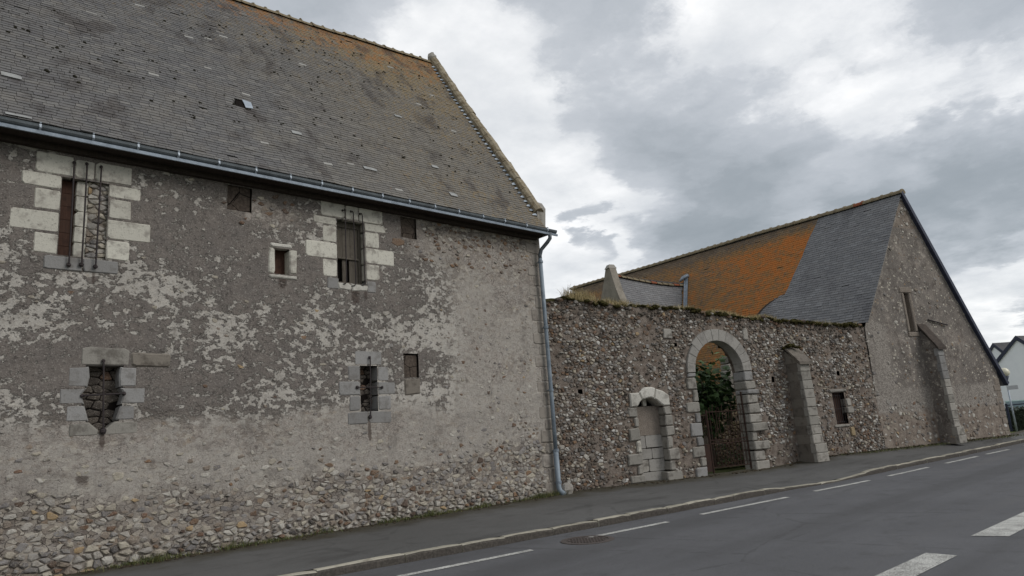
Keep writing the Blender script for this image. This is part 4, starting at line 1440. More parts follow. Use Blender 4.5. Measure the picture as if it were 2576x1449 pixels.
def lay_slates(parent, pt, a0, a1, b0, b1, wid, exp, mat_of, seed, limit=300, skip=None, along=None, thick=.011, mats=None, clip=None):
    r = random.Random(seed)
    allsl = []
    nrow = int((b1 - b0) / exp)
    A0, A1 = a0, a1
    for row in range(nrow):
        b = b0 + row * exp
        if clip:
            a0, a1 = clip(b, A0, A1)
        a = a0 + (wid * .5 if row % 2 else 0) + r.uniform(-.03, .03) - wid
        while a < a1:
            w = wid * r.uniform(.82, 1.18)
            lo_, hi_ = max(a, a0), min(a + w, a1)
            ca, a = (lo_ + hi_) / 2, a + w
            w = hi_ - lo_
            if w < .03 or (skip and skip(ca, b)):
                continue
            slip = -abs(r.gauss(0, .006)) - (.05 if r.random() < .004 else 0)
            lift = r.uniform(0, .004) + (.008 if r.random() < .03 else 0)
            rot = r.gauss(0, .012)
            P0, PA, PB = pt(ca, b + slip), pt(ca + .05, b + slip), pt(ca, b + slip + .05)
            ea = (np.array(PA) - P0) / .05
            eb = (np.array(PB) - P0) / .05
            ea = ea + eb * rot
            nn = np.cross(ea, eb)
            nn /= np.linalg.norm(nn)
            if nn[2] < 0:
                nn = -nn
            X_, Y_, Z_ = ea * (w - .006), eb * exp * 1.14, nn * (thick + lift)
            allsl.append((np.array(P0) + nn * .004, X_, Y_, Z_, mat_of(ca, b)))
    rank = []
    for k, s_ in enumerate(allsl):
        c = s_[0]
        d2 = float(((c - CAM) ** 2).sum())
        rank.append((1 / d2 if in_view(c, -6) else 0, k))
    rank.sort(reverse=True)
    ones = {k for q_, k in rank[:limit] if q_ > 0}
    m = MB()
    U = np.array(UNIT_SLATE.v)
    for k, (c, X_, Y_, Z_, mi) in enumerate(allsl):
        if k in ones:
            o = bpy.data.objects.new('slate', unit_slate(mats[mi]))
            o.matrix_world = Matrix(((X_[0], Y_[0], Z_[0], c[0]), (X_[1], Y_[1], Z_[1], c[1]), (X_[2], Y_[2], Z_[2], c[2]), (0, 0, 0, 1)))
            COL.objects.link(o)
            o.parent = parent
        else:
            m.add(c + U[:, :1] * X_ + U[:, 1:2] * Y_ + U[:, 2:] * Z_, UNIT_SLATE.f, mi)
    m.build('slate_courses', mats, parent, kind='stuff')


lay_slates(roof, roof_pt, -4.5, 12.98, 0.0, ROOF_L - .08, .2, .098, lambda a, b: 0, 21, skip=lambda a, b: 5.30 < a < 5.56 and 2.42 < b < 2.68, mats=[SLATE_OLD])


def roof_pix(a, b, n=0):
    return tuple(roof_pt(a, b, n))


# tufts of black moss on the slates
m = MB()
mr = random.Random(4)
for _ in range(620):
    a, b = mr.uniform(.2, 12.8), mr.uniform(1.3, 8.2)
    if float(fbm(a * .5, b * .5, 3, 55)) + .10 * (b / 8) < mr.uniform(.36, .72):
        continue
    c = roof_pt(a, b, .018)
    r_ = mr.uniform(.013, .031)
    m.ball(c, r_, (1.2, .8, .75), 6, 4, jit=.3)
    for _k in range(mr.choice([0, 0, 1, 2])):
        m.ball(roof_pt(a + mr.uniform(-.09, .09), b + mr.uniform(-.05, .05), .016), r_ * .7, (1.2, .8, .7), 6, 4, jit=.3)
m.build('moss_tufts', DARK_MOSS, roof, kind='stuff')

# ridge tiles
x = -6.0
while x < 12.75:
    m = MB()
    ln = .40
    r0 = .135 + rng.uniform(-.008, .008)
    n = 8
    v = []
    for i, (xx, rr) in enumerate(((x, r0 * 1.08), (x + .05, r0 * 1.08), (x + .06, r0), (x + ln, r0 * .97))):
        c = roof_pt(min(xx, 13.0), ROOF_L, 0)
        for k in range(n + 1):
            a = math.pi * k / n
            v.append((xx, c[1] + .03 - rr * 1.15 * math.cos(a), c[2] - .07 + rr * math.sin(a) + rng.uniform(-.003, .003)))
    f = [(i * (n + 1) + k, i * (n + 1) + k + 1, (i + 1) * (n + 1) + k + 1, (i + 1) * (n + 1) + k) for i in range(3) for k in range(n)]
    f = [t_[::-1] for t_ in f] + [tuple(range(n + 1)), tuple(3 * (n + 1) + k for k in range(n, -1, -1))]
    m.add(v, f)
    m.build('ridge_tile', CLAY if x > 11.6 and rng.random() < .5 else RIDGE, roof)
    m = MB()
    c = roof_pt(min(x, 13.0), ROOF_L, 0)
    m.ball((x + .03, c[1] + .02, c[2] + .075), .062, (.9, 1, .8), 7, 5, jit=.2)
    m.build('mortar_lump', RIDGE, roof)
    x += ln - .05

# the raised coping on the gable and the lead soakers beside it
b = .62
k = 0
while b < ROOF_L + .02:
    ln = rng.uniform(.34, .55)
    b1 = min(b + ln, ROOF_L + .1)
    m = MB()
    v = []
    for bb in (b + .008, b1 - .008):
        for (aa, nn) in ((12.96, -.05), (12.95, .13), (13.0, .19), (13.10, .215), (13.22, .17), (13.27, .10), (13.27, -.12)):
            j = rng.uniform(-.014, .014)
            v.append(tuple(roof_pt(12.9, bb, nn + j) + AX * (aa - 12.9 + j * .5)))
    n = 7
    m.add(v, [(i, (i + 1) % n, n + (i + 1) % n, n + i) for i in range(n)] + [tuple(range(n - 1, -1, -1)), tuple(n + i for i in range(n))])
    m.build('coping_stone', COPING, roof)
    b = b1
for name, (b0, b1, n1, mat) in {'kneeler': (-.02, .62, .38, DIRTY_ASHLAR), 'apex_stone': (ROOF_L - .12, ROOF_L + .22, .3, DIRTY_ASHLAR)}.items():
    m = MB()
    lo, hi = roof_pt(12.9, b0, 0), roof_pt(12.9, b1, 0)
    if name == 'kneeler':
        base = [(13.0, D - .12, 6.86), (13.3, D - .12, 6.86), (13.3, D + .34, 6.86), (13.0, D + .34, 6.86)]
        mid = [(13.02, D - .16, 7.56), (13.34, D - .16, 7.56), (13.34, D + .30, 7.62), (13.02, D + .30, 7.62)]
        topp = [(13.07, D - .08, 7.74), (13.30, D - .08, 7.73), (13.30, D + .2, 7.78), (13.07, D + .2, 7.8)]
        m.add(base + mid + topp, [(0, 1, 5, 4), (1, 2, 6, 5), (2, 3, 7, 6), (3, 0, 4, 7), (4, 5, 9, 8), (5, 6, 10, 9), (6, 7, 11, 10), (7, 4, 8, 11), (8, 9, 10, 11), (3, 2, 1, 0)])
    else:
        c = roof_pt(13.0, ROOF_L, 0)
        m.ball((13.06, c[1] - .02, c[2] + .16), .2, (.85, .75, 1.0), 8, 6, jit=.13)
        m.ball((13.14, c[1] + .05, c[2] - .02), .22, (.85, .9, .9), 8, 6, jit=.12)
    m.build(name, mat, roof)
b = .5
while b < ROOF_L - .25:
    m = MB()
    c = roof_pt(12.83, b, .03)
    w_ = rng.uniform(.075, .105)
    pts = []
    for a_, bb, nn in ((12.82, b, .03), (12.97, b - .01, .055), (12.97, b + w_, .05), (12.90, b + w_ * .9, .04), (12.83, b + w_ * .35, .033)):
        pts.append(roof_pt(a_, bb, nn))
    m.prism([tuple(p + ROOF_N * .005) for p in pts], [tuple(p) for p in pts])
    m.build('lead_soaker', ZINC if rng.random() < .6 else ZINC_PALE, roof)
    b += rng.uniform(.17, .22)

PATCH = mat_plain('pale_repair', srgb(158, 158, 155), srgb(138, 138, 135), 9, .7, .2)
# little zinc roof light, half open, and the pale repairs
lightp = MB()
c = [roof_pt(5.26, 2.44, .004), roof_pt(5.52, 2.40, .004), roof_pt(5.56, 2.70, .004), roof_pt(5.30, 2.68, .004)]
lightp.prism([tuple(p + ROOF_N * .012) for p in c], [tuple(p - ROOF_N * .06) for p in c])
sk = lightp.build('roof_light', VOID, roof)
m = MB()
pts = [roof_pt(5.46, 2.40, .035), roof_pt(5.60, 2.37, .07), roof_pt(5.60, 2.60, .08), roof_pt(5.44, 2.70, .05)]
m.prism([tuple(p + ROOF_N * .006) for p in pts], [tuple(p) for p in pts])
m.build('zinc_flap', ZINC_PALE, roof)
for a_, b_, w_, h_ in ((1.35, 1.38, .28, .13), (10.22, .60, .22, .15), (9.93, 3.95, .22, .11), (6.45, 1.76, .22, .12), (10.16, 1.73, .2, .11), (1.4, .03, .34, .08), (7.98, .92, .34, .11)):
    m = MB()
    pts = [roof_pt(a_ - w_ / 2, b_, .03), roof_pt(a_ + w_ / 2, b_, .03), roof_pt(a_ + w_ / 2, b_ + h_ * .7, .028), roof_pt(a_ + w_ * .25, b_ + h_, .024), roof_pt(a_ - w_ / 2, b_ + h_, .024)]
    m.prism([tuple(p + ROOF_N * .006) for p in pts], [tuple(p) for p in pts])
    m.build('patch_slate', PATCH, roof)
# ------------------------------------------------------------------ the courtyard wall with its two gateways
cw = thing('courtyard_wall', wall_at(6, 0, 0), 'rubble flint courtyard wall with arched gateway, blocked door and mossy grassy top', 'wall')
W_END = 12.4
TOP_S = np.array([-.3, .2, .45, .7, 2.2, 3.3, 4.2, 5.7, 7.35, 9.1, 10.95, 12.5])
TOP_Z = np.array([5.0, 5.06, 5.12, 5.04, 4.97, 4.92, 4.88, 4.74, 4.60, 4.51, 4.42, 4.36])


def wall_top(s):
    return np.interp(s, TOP_S, TOP_Z) + .07 * (vnoise(np.asarray(s) * 2.3, np.asarray(s) * 0, 3) - .5) + .04 * (vnoise(np.asarray(s) * 7, np.asarray(s) * 0, 4) - .5)


AC, AR, AZ = 5.565, .935, 2.97          # gateway arch: middle, radius, springing
arch = [(AC - AR, -.2), (AC + AR, -.2), (AC + AR, AZ)] + [(AC + AR * math.cos(a), AZ + AR * math.sin(a)) for a in np.linspace(0, math.pi, 17)[1:-1]] + [(AC - AR, AZ)]
DOOR = [(2.43, -.2), (3.33, -.2), (3.33, 1.95), (3.27, 2.10), (3.10, 2.23), (2.9, 2.30), (2.69, 2.28), (2.53, 2.2), (2.44, 2.06)]
GRILLE = rect(10.28, 1.13, 10.84, 2.15)
PUTLOG = [rect(.57, 2.50, .72, 2.63), rect(7.68, 2.58, 7.80, 2.76), rect(10.66, 2.70, 10.80, 2.86), rect(4.0, 3.75, 4.12, 3.86)]
W_HOLES = [arch, DOOR, GRILLE] + PUTLOG
DOOR_BLOCKS = [(2.10, 1.79, 2.43, 2.06), (2.27, 1.51, 2.43, 1.78), (2.07, 1.16, 2.43, 1.50), (2.28, .83, 2.43, 1.15), (1.93, .5, 2.43, .82), (2.24, .25, 2.43, .49), (1.97, .03, 2.45, .23),
               (3.33, 1.80, 3.60, 2.04), (3.33, 1.50, 3.62, 1.79), (3.33, 1.22, 3.63, 1.49), (3.33, .88, 3.53, 1.21), (3.33, .55, 3.72, .87), (3.33, .26, 3.53, .54), (3.20, -.02, 3.74, .25)]
DOOR_ARCH = [[(2.19, 2.07), (2.44, 2.07), (2.53, 2.2), (2.60, 2.25), (2.52, 2.46), (2.19, 2.46)],
             [(2.53, 2.47), (2.61, 2.26), (2.69, 2.285), (2.9, 2.305), (3.02, 2.27), (3.10, 2.57), (2.98, 2.61), (2.7, 2.60)],
             [(3.03, 2.265), (3.10, 2.23), (3.27, 2.10), (3.32, 2.05), (3.56, 2.05), (3.57, 2.36), (3.36, 2.48), (3.11, 2.56)]]
JAMB_L = [(4.33, 2.84, 4.63, 2.96), (4.27, 2.48, 4.63, 2.83), (4.45, 2.12, 4.63, 2.47), (4.15, 1.81, 4.63, 2.11), (4.44, 1.52, 4.63, 1.80), (4.20, 1.13, 4.63, 1.51), (4.38, .86, 4.63, 1.12), (4.19, .54, 4.63, .85), (4.42, .28, 4.63, .53), (4.22, -.03, 4.63, .27)]
JAMB_R = [(6.50, 2.67, 6.86, 2.96), (6.50, 2.40, 6.93, 2.66), (6.50, 2.25, 6.99, 2.39), (6.50, 1.98, 6.94, 2.24), (6.50, 1.67, 6.98, 1.97), (6.50, 1.40, 7.0, 1.66), (6.50, 1.13, 7.14, 1.39), (6.50, .86, 6.72, 1.12), (6.50, .58, 7.12, .85), (6.50, .28, 6.92, .57), (6.50, -.03, 7.06, .27)]
GRILLE_BLOCKS = [(10.86, 1.69, 11.08, 1.93), (10.86, 1.46, 11.16, 1.68), (10.84, .72, 11.04, 1.02), (10.14, 2.16, 10.95, 2.27), (10.14, 1.02, 10.86, 1.12), (3.62, 3.98, 3.95, 4.28), (6.72, 3.92, 6.93, 4.3)]


def wall_disp(S, Z):
    return -.05 * (fbm(S * .9, Z * .9, 4, 61) - .5) - .03 * (fbm(S * 5, Z * 5, 3, 62) - .5) + .02


xs = lines(-.34, W_END, .06, [c for h in W_HOLES[2:] for c in (h[0][0], h[2][0])] + [2.43, 3.33, AC - AR, AC + AR])
zs = lines(-.2, 5.3, .06, [c for h in W_HOLES[2:] for c in (h[0][1], h[2][1])])
face = wall_sheet(wall_at, xs, zs, [inset(arch, -.06), inset(DOOR, -.05)] + W_HOLES[2:], wall_disp, top=wall_top, name='wall_face', mat=GATE_MORTAR, parent=cw)
back_arch = [(AC - AR - .12, -.2), (AC + AR + .12, -.2), (AC + AR + .12, AZ)] + [(AC + (AR + .12) * math.cos(a), AZ + (AR + .12) * math.sin(a)) for a in np.linspace(0, math.pi, 17)[1:-1]] + [(AC - AR - .12, AZ)]
wall_sheet(wall_at, lines(-.34, W_END, .12), lines(-.2, 5.3, .12), [back_arch], lambda S, Z: .04 * (fbm(S * 2, Z * 2, 3, 9) - .5), top=wall_top, t0=.55, name='wall_back', mat=GATE_MORTAR, parent=cw, flip=True)
m = MB()
ss = np.arange(-.34, W_END + .01, .12)
v = []
for s in ss:
    z = float(wall_top(s))
    for t_, dz in ((-.01, -.012), (.12, .05), (.3, .09 + .05 * rng.random()), (.45, .04), (.56, -.012)):
        v.append(wall_at(s, t_, z + dz + rng.uniform(-.015, .015)))
m.add(v, [(i * 5 + k, (i + 1) * 5 + k, (i + 1) * 5 + k + 1, i * 5 + k + 1) for i in range(len(ss) - 1) for k in range(4)])
m.build('wall_top', MOSS, cw)
m = MB()        # passage soffit and putlog backs between the two faces
n = len(back_arch)
m.add([wall_at(s, .3, z) for s, z in back_arch] + [wall_at(s, .56, z) for s, z in back_arch], [(i, (i + 1) % n, n + (i + 1) % n, n + i) for i in range(n)])
for h in PUTLOG + [GRILLE]:
    m.prism([wall_at(s, .4, z) for s, z in rect(h[0][0] - .03, h[0][1] - .03, h[2][0] + .03, h[2][1] + .03)], [wall_at(s, .45, z) for s, z in rect(h[0][0] - .03, h[0][1] - .03, h[2][0] + .03, h[2][1] + .03)])
    a, b = h[0], h[2]
    if h is not GRILLE:
        m.prism([wall_at(s, .03, z) for s, z in rect(a[0] - .05, a[1] - .05, b[0] + .05, a[1])], [wall_at(s, .42, z) for s, z in rect(a[0] - .05, a[1] - .05, b[0] + .05, a[1])])
m.build('wall_core', GATE_MORTAR, cw)

# voussoirs of the big arch, its jambs, the door surround
NV = 13
for k in range(NV):
    a0, a1 = math.pi * k / NV, math.pi * (k + 1) / NV
    e = .36 + (.05 if k in (0, NV - 1) else 0) + (-.02 if k % 2 else .02)
    am = (a0 + a1) / 2
    ro = AR + (.36 if a0 < 2.2 else .30)
    poly = [(AC + AR * math.cos(a), AZ + AR * math.sin(a)) for a in (a0, am, a1)] + [(AC + ro * math.cos(a), AZ + ro * math.sin(a)) for a in (a1, am, a0)]
    block(wall_at, poly, face, ARCH_ASHLAR, proud=.05, depth=.33, name='voussoir', gap=.002, bev=.010, jit=.003)
for b in JAMB_L:
    block(wall_at, rect(*b), face, DIRTY_ASHLAR if rng.random() < .6 else GREY_ASHLAR, proud=.045, depth=.42, name='jamb_stone', jit=.012, bev=.022)
for k, b in enumerate(JAMB_R):
    block(wall_at, rect(*b), face, DIRTY_ASHLAR if rng.random() < .6 else GREY_ASHLAR, proud=.05 + (.05 if k in (2, 6, 8) else 0), depth=.42, name='jamb_stone', jit=.012, bev=.026)
for k, b in enumerate(DOOR_BLOCKS):
    block(wall_at, rect(*b), face, DIRTY_ASHLAR if k < 7 and rng.random() < .4 or k > 8 else CLEAN_ASHLAR if rng.random() < .3 else DIRTY_ASHLAR, proud=.03, depth=.42, name='jamb_stone', jit=.014, bev=.026)
for p in DOOR_ARCH:
    block(wall_at, p, face, WHITE_ASHLAR, proud=.05, depth=.42, name='arch_stone', jit=.01, bev=.028)
for k, b in enumerate(GRILLE_BLOCKS):
    block(wall_at, rect(*b), face, OCHRE_ASHLAR if k == 2 else DIRTY_ASHLAR, proud=.03, depth=.3, name='squared_stone', jit=.012, bev=.02)
# the door is walled up: squared stone below, cement above, a slot left open under the arch
DT = .24
for (a, b, c, d_) in ((2.36, .92, 2.76, 1.27), (2.77, .93, 3.36, 1.27), (2.36, .62, 2.56, .915), (2.57, .62, 2.94, .91), (2.95, .62, 3.36, .91), (2.36, .28, 2.8, .61), (2.81, .28, 3.36, .61), (2.36, -.08, 3.36, .27)):
    block(lambda s, t, z: wall_at(s, t + DT, z), rect(a, b, c, d_), face, ARCH_ASHLAR if rng.random() < .7 else DIRTY_ASHLAR, proud=.0, depth=.12, name='filling_stone', jit=.003, bev=.006, gap=.003)
m = MB()
m.prism([wall_at(s, DT + .02, z) for s, z in rect(2.36, 1.275, 3.38, 2.08)], [wall_at(s, DT + .14, z) for s, z in rect(2.36, 1.275, 3.38, 2.08)])
m.build('cement_panel', PLASTER_PATCH, face)
block(lambda s, t, z: wall_at(s, t + DT, z), rect(2.83, 2.08, 2.97, 2.34), face, CLEAN_ASHLAR, proud=-.02, depth=.1, name='prop_stone')
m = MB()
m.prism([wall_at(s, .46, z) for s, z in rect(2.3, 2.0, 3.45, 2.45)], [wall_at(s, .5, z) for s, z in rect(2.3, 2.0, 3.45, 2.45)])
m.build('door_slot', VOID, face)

# buttress on the courtyard wall
SAFE = [rect(*b) for b in DOOR_BLOCKS + JAMB_L + JAMB_R + GRILLE_BLOCKS] + DOOR_ARCH + [rect(8.36, -.2, 8.9, 3.66)]


def buttress(s0, w, p, zt_wall, zt_front, parent, courses, plinth, cap_mat, side_mat, zbase):
    bt = bpy.data.objects.new('buttress', None)
    COL.objects.link(bt)
    attach(bt, parent)
    z, k = zbase, 0
    hz = (zt_front - zbase) / courses
    while k < courses:
        z1 = z + hz
        grow = plinth if k < 2 else 0
        bat, bat1 = .10 * (1 - k / courses), .10 * (1 - (k + 1) / courses)
        pp, pq = p + grow + bat, p + grow + bat1
        a, b = s0 - grow * .6, s0 + w + grow * .6
        cut = s0 + w * (.45 if k % 2 else 1.0)
        for nm, (x0, x1) in {'quoin': (a, b)}.items():
            m = MB()
            j = lambda: rng.uniform(-.007, .007)
            g_ = .005
            fr = [wall_at(x0 + j() + g_, -pp + j(), z + g_), wall_at(x1 + j() - g_, -pp + j(), z + g_), wall_at(x1 + j() - g_, -pq + j(), z1 - g_), wall_at(x0 + j() + g_, -pq + j(), z1 - g_)]
            fr_i = [wall_at(x0 + .025, -pp - .012, z + .025), wall_at(x1 - .025, -pp - .012, z + .025), wall_at(x1 - .025, -pq - .012, z1 - .025), wall_at(x0 + .025, -pq - .012, z1 - .025)]
            md = -pp * .74 if k % 2 else -pp * .82
            mid = [wall_at(x0 + j() * .5, md, z + g_), wall_at(x1 + j() * .5, md, z + g_), wall_at(x1, md, z1 - g_), wall_at(x0, md, z1 - g_)]
            m.add(fr_i + fr + mid, [(0, 1, 2, 3)] + [(4 + i, 4 + (i + 1) % 4, (i + 1) % 4, i) for i in range(4)] + [(8 + i, 8 + (i + 1) % 4, 4 + (i + 1) % 4, 4 + i) for i in range(4)])
            m.build('quoin', GREY_ASHLAR if k > courses * .6 and side_mat is GABLE_WALL else DIRTY_ASHLAR, bt)
            m = MB()
            m.prism([wall_at(x0 + .012, md - .004, z), wall_at(x1 - .012, md - .004, z), wall_at(x1 - .012, md - .004, z1), wall_at(x0 + .012, md - .004, z1)],
                    [wall_at(x0 + .012, .1, z), wall_at(x1 - .012, .1, z), wall_at(x1 - .012, .1, z1), wall_at(x0 + .012, .1, z1)])
            m.build('flank_stone', side_mat, bt)
        z = z1
        k += 1
    # sloping weathering
    m = MB()
    lo = zt_front
    m.prism([wall_at(s0 - .0, .05, lo), wall_at(s0, -p - .02, lo), wall_at(s0, .05, zt_wall - .08)], [wall_at(s0 + w, .05, lo), wall_at(s0 + w, -p - .02, lo), wall_at(s0 + w, .05, zt_wall - .08)])
    m.build('shoulder', side_mat, bt)
    nseg = 3
    for q in range(nseg):
        m = MB()
        a0, a1 = q / nseg, (q + 1) / nseg
        t0_, t1_ = -p - .1 + (p + .1) * a0, -p - .1 + (p + .1) * a1 - .004
        za, zb = lo - .06 + (zt_wall - lo + .06) * a0, lo - .06 + (zt_wall - lo + .06) * a1
        o_ = .07
        m.prism([wall_at(s0 - o_, t0_, za), wall_at(s0 + w + o_, t0_, za), wall_at(s0 + w + o_, t1_, zb), wall_at(s0 - o_, t1_, zb)],
                [wall_at(s0 - o_, t0_ + .01, za + .09), wall_at(s0 + w + o_, t0_ + .01, za + .09), wall_at(s0 + w + o_, t1_ + .01, zb + .09), wall_at(s0 - o_, t1_ + .01, zb + .09)])
        m.build('cap_slab', cap_mat, bt)
    return bt


buttress(8.38, .43, .52, 3.68, 3.12, cw, 11, .07, STAINED_FLANK, STAINED_FLANK, .08)
m = MB()
for _ in range(16):
    m.ball(wall_at(8.6 + rng.uniform(-.25, .25), -.12 + rng.uniform(-.2, .1), 3.67 + rng.uniform(-.05, .06)), rng.uniform(.05, .1), (1, 1, .6), 7, 5, jit=.25)
m.build('moss_cushion', MOSS, cw, kind='stuff')

# grille window
o = bpy.data.objects.new('window', None)
COL.objects.link(o)
attach(o, face)
for k in range(6):
    s = 10.30 + k * .105
    rod([wall_at(s, .10, 1.12), wall_at(s, .10, 2.16)], .010, o, IRON, 'bar', n=6)
for z in (1.2, 1.62, 2.05):
    rod([wall_at(10.26, .115, z), wall_at(10.86, .115, z)], .012, o, IRON, 'rail', n=6)
m = MB()
m.prism([wall_at(s, .2, z) for s, z in rect(10.26, 1.10, 10.86, 2.17)], [wall_at(s, .23, z) for s, z in rect(10.26, 1.10, 10.86, 2.17)])
m.build('shutter', BROWN_BOARD, o)

kr2 = random.Random(15)


def keep_wall(s, z):
    if z > float(wall_top(s)) - .02 or not clear_of(SAFE, s, z, .035):
        return False
    if any(bool(inside(h, s, z)) for h in W_HOLES) or clear_of([rect(*GRILLE[0], *GRILLE[2])] + PUTLOG, s, z, .04) is False:
        return False
    dx, dz = s - AC, z - AZ
    r = math.hypot(dx, dz)
    if z > AZ - .1 and r < AR + .40:
        return False
    if abs(dx) < AR + .02 and z < AZ:
        return False
    p = .95 - .5 * float(sstep(fbm(s * .7, z * .7, 3, 66), .5, .7))
    if s > 11:
        p *= 1 - .6 * float(sstep(s, 11, 12.3)) * float(sstep(z, .8, 2.0))
    return kr2.random() < p


stones = []
sr = random.Random(19)
for poly, cx, cz in voronoi_cells(-.3, W_END, -.08, 5.25, .10, .074, keep_wall, 8, .48, .17):
    shrink = sr.choice([.5, .62, .75, .82, .88, .95]) * sr.uniform(.92, 1.03)
    proud = sr.uniform(.012, .042) + (.03 if sr.random() < .14 else 0)
    q = float(fbm(cx * .8, cz * 1.1, 3, 88))
    mi = 2 if sr.random() < .10 + .9 * max(0, q - .5) + (.10 if cz < 1.2 else 0) else (1 if sr.random() < .30 else 0)
    if sr.random() < .10 + .55 * float(sstep(cz, float(wall_top(cx)) - .6, float(wall_top(cx)) - .1)) + .25 * float(sstep(cz, 1.2, .3)) * float(sstep(cx, 3.0, .5)):
        mi = 3
    off = float(wall_disp(np.array([cx]), np.array([cz]))[0])
    v, f, a = stone_geo(lambda s_, t_, z_: wall_at(s_, t_ + off, z_), poly, min(shrink, .97), proud, sr, sink=.04)
    stones.append((v, f, a, mi))
# loose top course breaking the skyline
for _ in range(170):
    s = sr.uniform(-.2, W_END)
    z = float(wall_top(s)) + sr.uniform(-.05, .05)
    m_ = MB()
    m_.ball(wall_at(s, sr.uniform(.0, .5), z), sr.uniform(.05, .11), (1.2, 1, .65), 7, 5, jit=.22)
    stones.append((m_.v, m_.f, .006, sr.choice([0, 2, 2])))
lay_stones(face, stones, [GREY_STONE, PALE_STONE, RUST_STONE, DARK_STONE])


# dry grass and moss along the top
def blades(name, spots, h, w, mat, label, seed, kind='stuff', lean=.35, cat=None, parent=None):
    r = random.Random(seed)
    m = MB()
    for (x, y, z, hs) in spots:
        hh = h * hs * r.uniform(.5, 1.2)
        a = r.uniform(0, 2 * math.pi)
        dx, dy = math.cos(a), math.sin(a)
        lx, ly = r.gauss(0, lean) * hh, r.gauss(0, lean) * hh
        ww = w * r.uniform(.6, 1.2)
        m.add([(x - dx * ww, y - dy * ww, z), (x + dx * ww, y + dy * ww, z), (x + dx * ww * .7 + lx * .4, y + dy * ww * .7 + ly * .4, z + hh * .6), (x - dx * ww * .7 + lx * .4, y - dy * ww * .7 + ly * .4, z + hh * .6), (x + lx, y + ly, z + hh * .95)],
              [(0, 1, 2, 3), (3, 2, 4)])
    o = m.build(name, mat, parent)
    o['kind'] = kind
    if label:
        o['label'] = label
        o['category'] = cat
    return o


r = random.Random(31)
sp = []
for _ in range(11000):
    s = r.uniform(.55, 8.4) if r.random() < .92 else r.uniform(8.4, 12.2)
    dn = float(fbm(s * 1.7, 0, 3, 3))
    if r.random() > .25 + 1.1 * max(0, dn - .38):
        continue
    sp.append((*wall_at(s, r.uniform(.0, .5), float(wall_top(s)) + .0), (.55 + dn) * (1.6 if s < 1.5 else 1.0 if s < 5 else .8)))
blades('dry_grass', sp, .20, .006, DRY, 'dry straw coloured grass growing along the top of the courtyard wall', 32, cat='grass')
m = MB()
for _ in range(420):
    s = r.uniform(.2, 12.35)
    if s < 7 and r.random() < .4:
        continue
    m.ball(wall_at(s, r.uniform(-.06, .3), float(wall_top(s)) + r.uniform(-.04, .05)), r.uniform(.04, .11), (1.2, 1, .55), 7, 5, jit=.3)
m.build('moss_bank', MOSS, cw, kind='stuff')

# ------------------------------------------------------------------ iron gate
gate = thing('iron_gate', wall_at(5.5, .12, .1), 'rusty wrought iron gate standing in the arched gateway', 'gate')
GT = .12


def gb(s, z, t=0.0):
    return wall_at(s, GT + t, z)


rod([gb(4.66, .05), gb(4.66, 1.85)], .025, gate, RUST, 'post')
rod([gb(4.98, .05), gb(4.97, 1.86)], .028, gate, RUST, 'post')
rod([gb(6.44, .05), gb(6.42, 2.35)], .026, gate, RUST, 'post')
m = MB()
m.prism([gb(4.68, .10, -.004), gb(4.955, .10, -.004), gb(4.955, .86, -.004), gb(4.68, .86, -.004)], [gb(4.68, .10, .004), gb(4.955, .10, .004), gb(4.955, .86, .004), gb(4.68, .86, .004)])
m.build('sheet_panel', RUST, gate)
for z, a, b in ((1.72, 4.68, 4.96), (.88, 4.68, 4.96), (.88, 5.0, 6.43), (.98, 5.0, 6.43), (.2, 5.0, 6.43), (1.80, 5.0, 6.43)):
    rod([gb(a, z), gb((a + b) / 2, z - .01), gb(b, z)], .014, gate, RUST, 'rail', n=6)
for k in range(4):
    rod([gb(4.72 + k * .066, .86), gb(4.72 + k * .066, 1.84)], .008, gate, RUST, 'bar', n=5)
for k in range(11):
    s = 5.09 + k * .122
    sw = .05 * math.sin(k * 1.7)
    rod([gb(s, .2), gb(s, .9), gb(s + sw, 1.35), gb(s - sw * .4, 1.80), gb(s + sw * .6, 1.93 + .1 * math.sin(k * 2.1))], .011, gate, RUST, 'bar', n=5)
for k in range(22):
    s = 5.04 + k * .0625
    rod([gb(s, .2, .012), gb(s, .98, .012)], .004, gate, RUST, 'dog_bar', n=4)
for (a, b) in (((5.55, 1.0), (5.9, 1.75)), ((6.3, 1.05), (5.7, 1.7)), ((6.05, 1.0), (6.4, 1.6)), ((5.2, 1.1), (5.35, 2.0))):
    rod([gb(a[0], a[1], -.02), gb((a[0] + b[0]) / 2 + .1, (a[1] + b[1]) / 2, -.03), gb(b[0], b[1], -.02)], .005, gate, RUST, 'wire', n=4)

# ------------------------------------------------------------------ the yard behind: broken wall, pier, fig tree
yard = thing('ruined_yard_wall', wall_at(9.4, 4.2, 0), 'low broken stone wall with a pier, seen through the gateway', 'wall')


def yw_at(s, t, z):
    return wall_at(s, 3.3 + t, z)


def yard_top(s):
    return np.where(np.asarray(s) < 8.15, 1.72, np.where(np.asarray(s) < 8.45, 2.2, 2.50)) + .06 * (vnoise(np.asarray(s) * 6, np.asarray(s) * 0, 5) - .5)


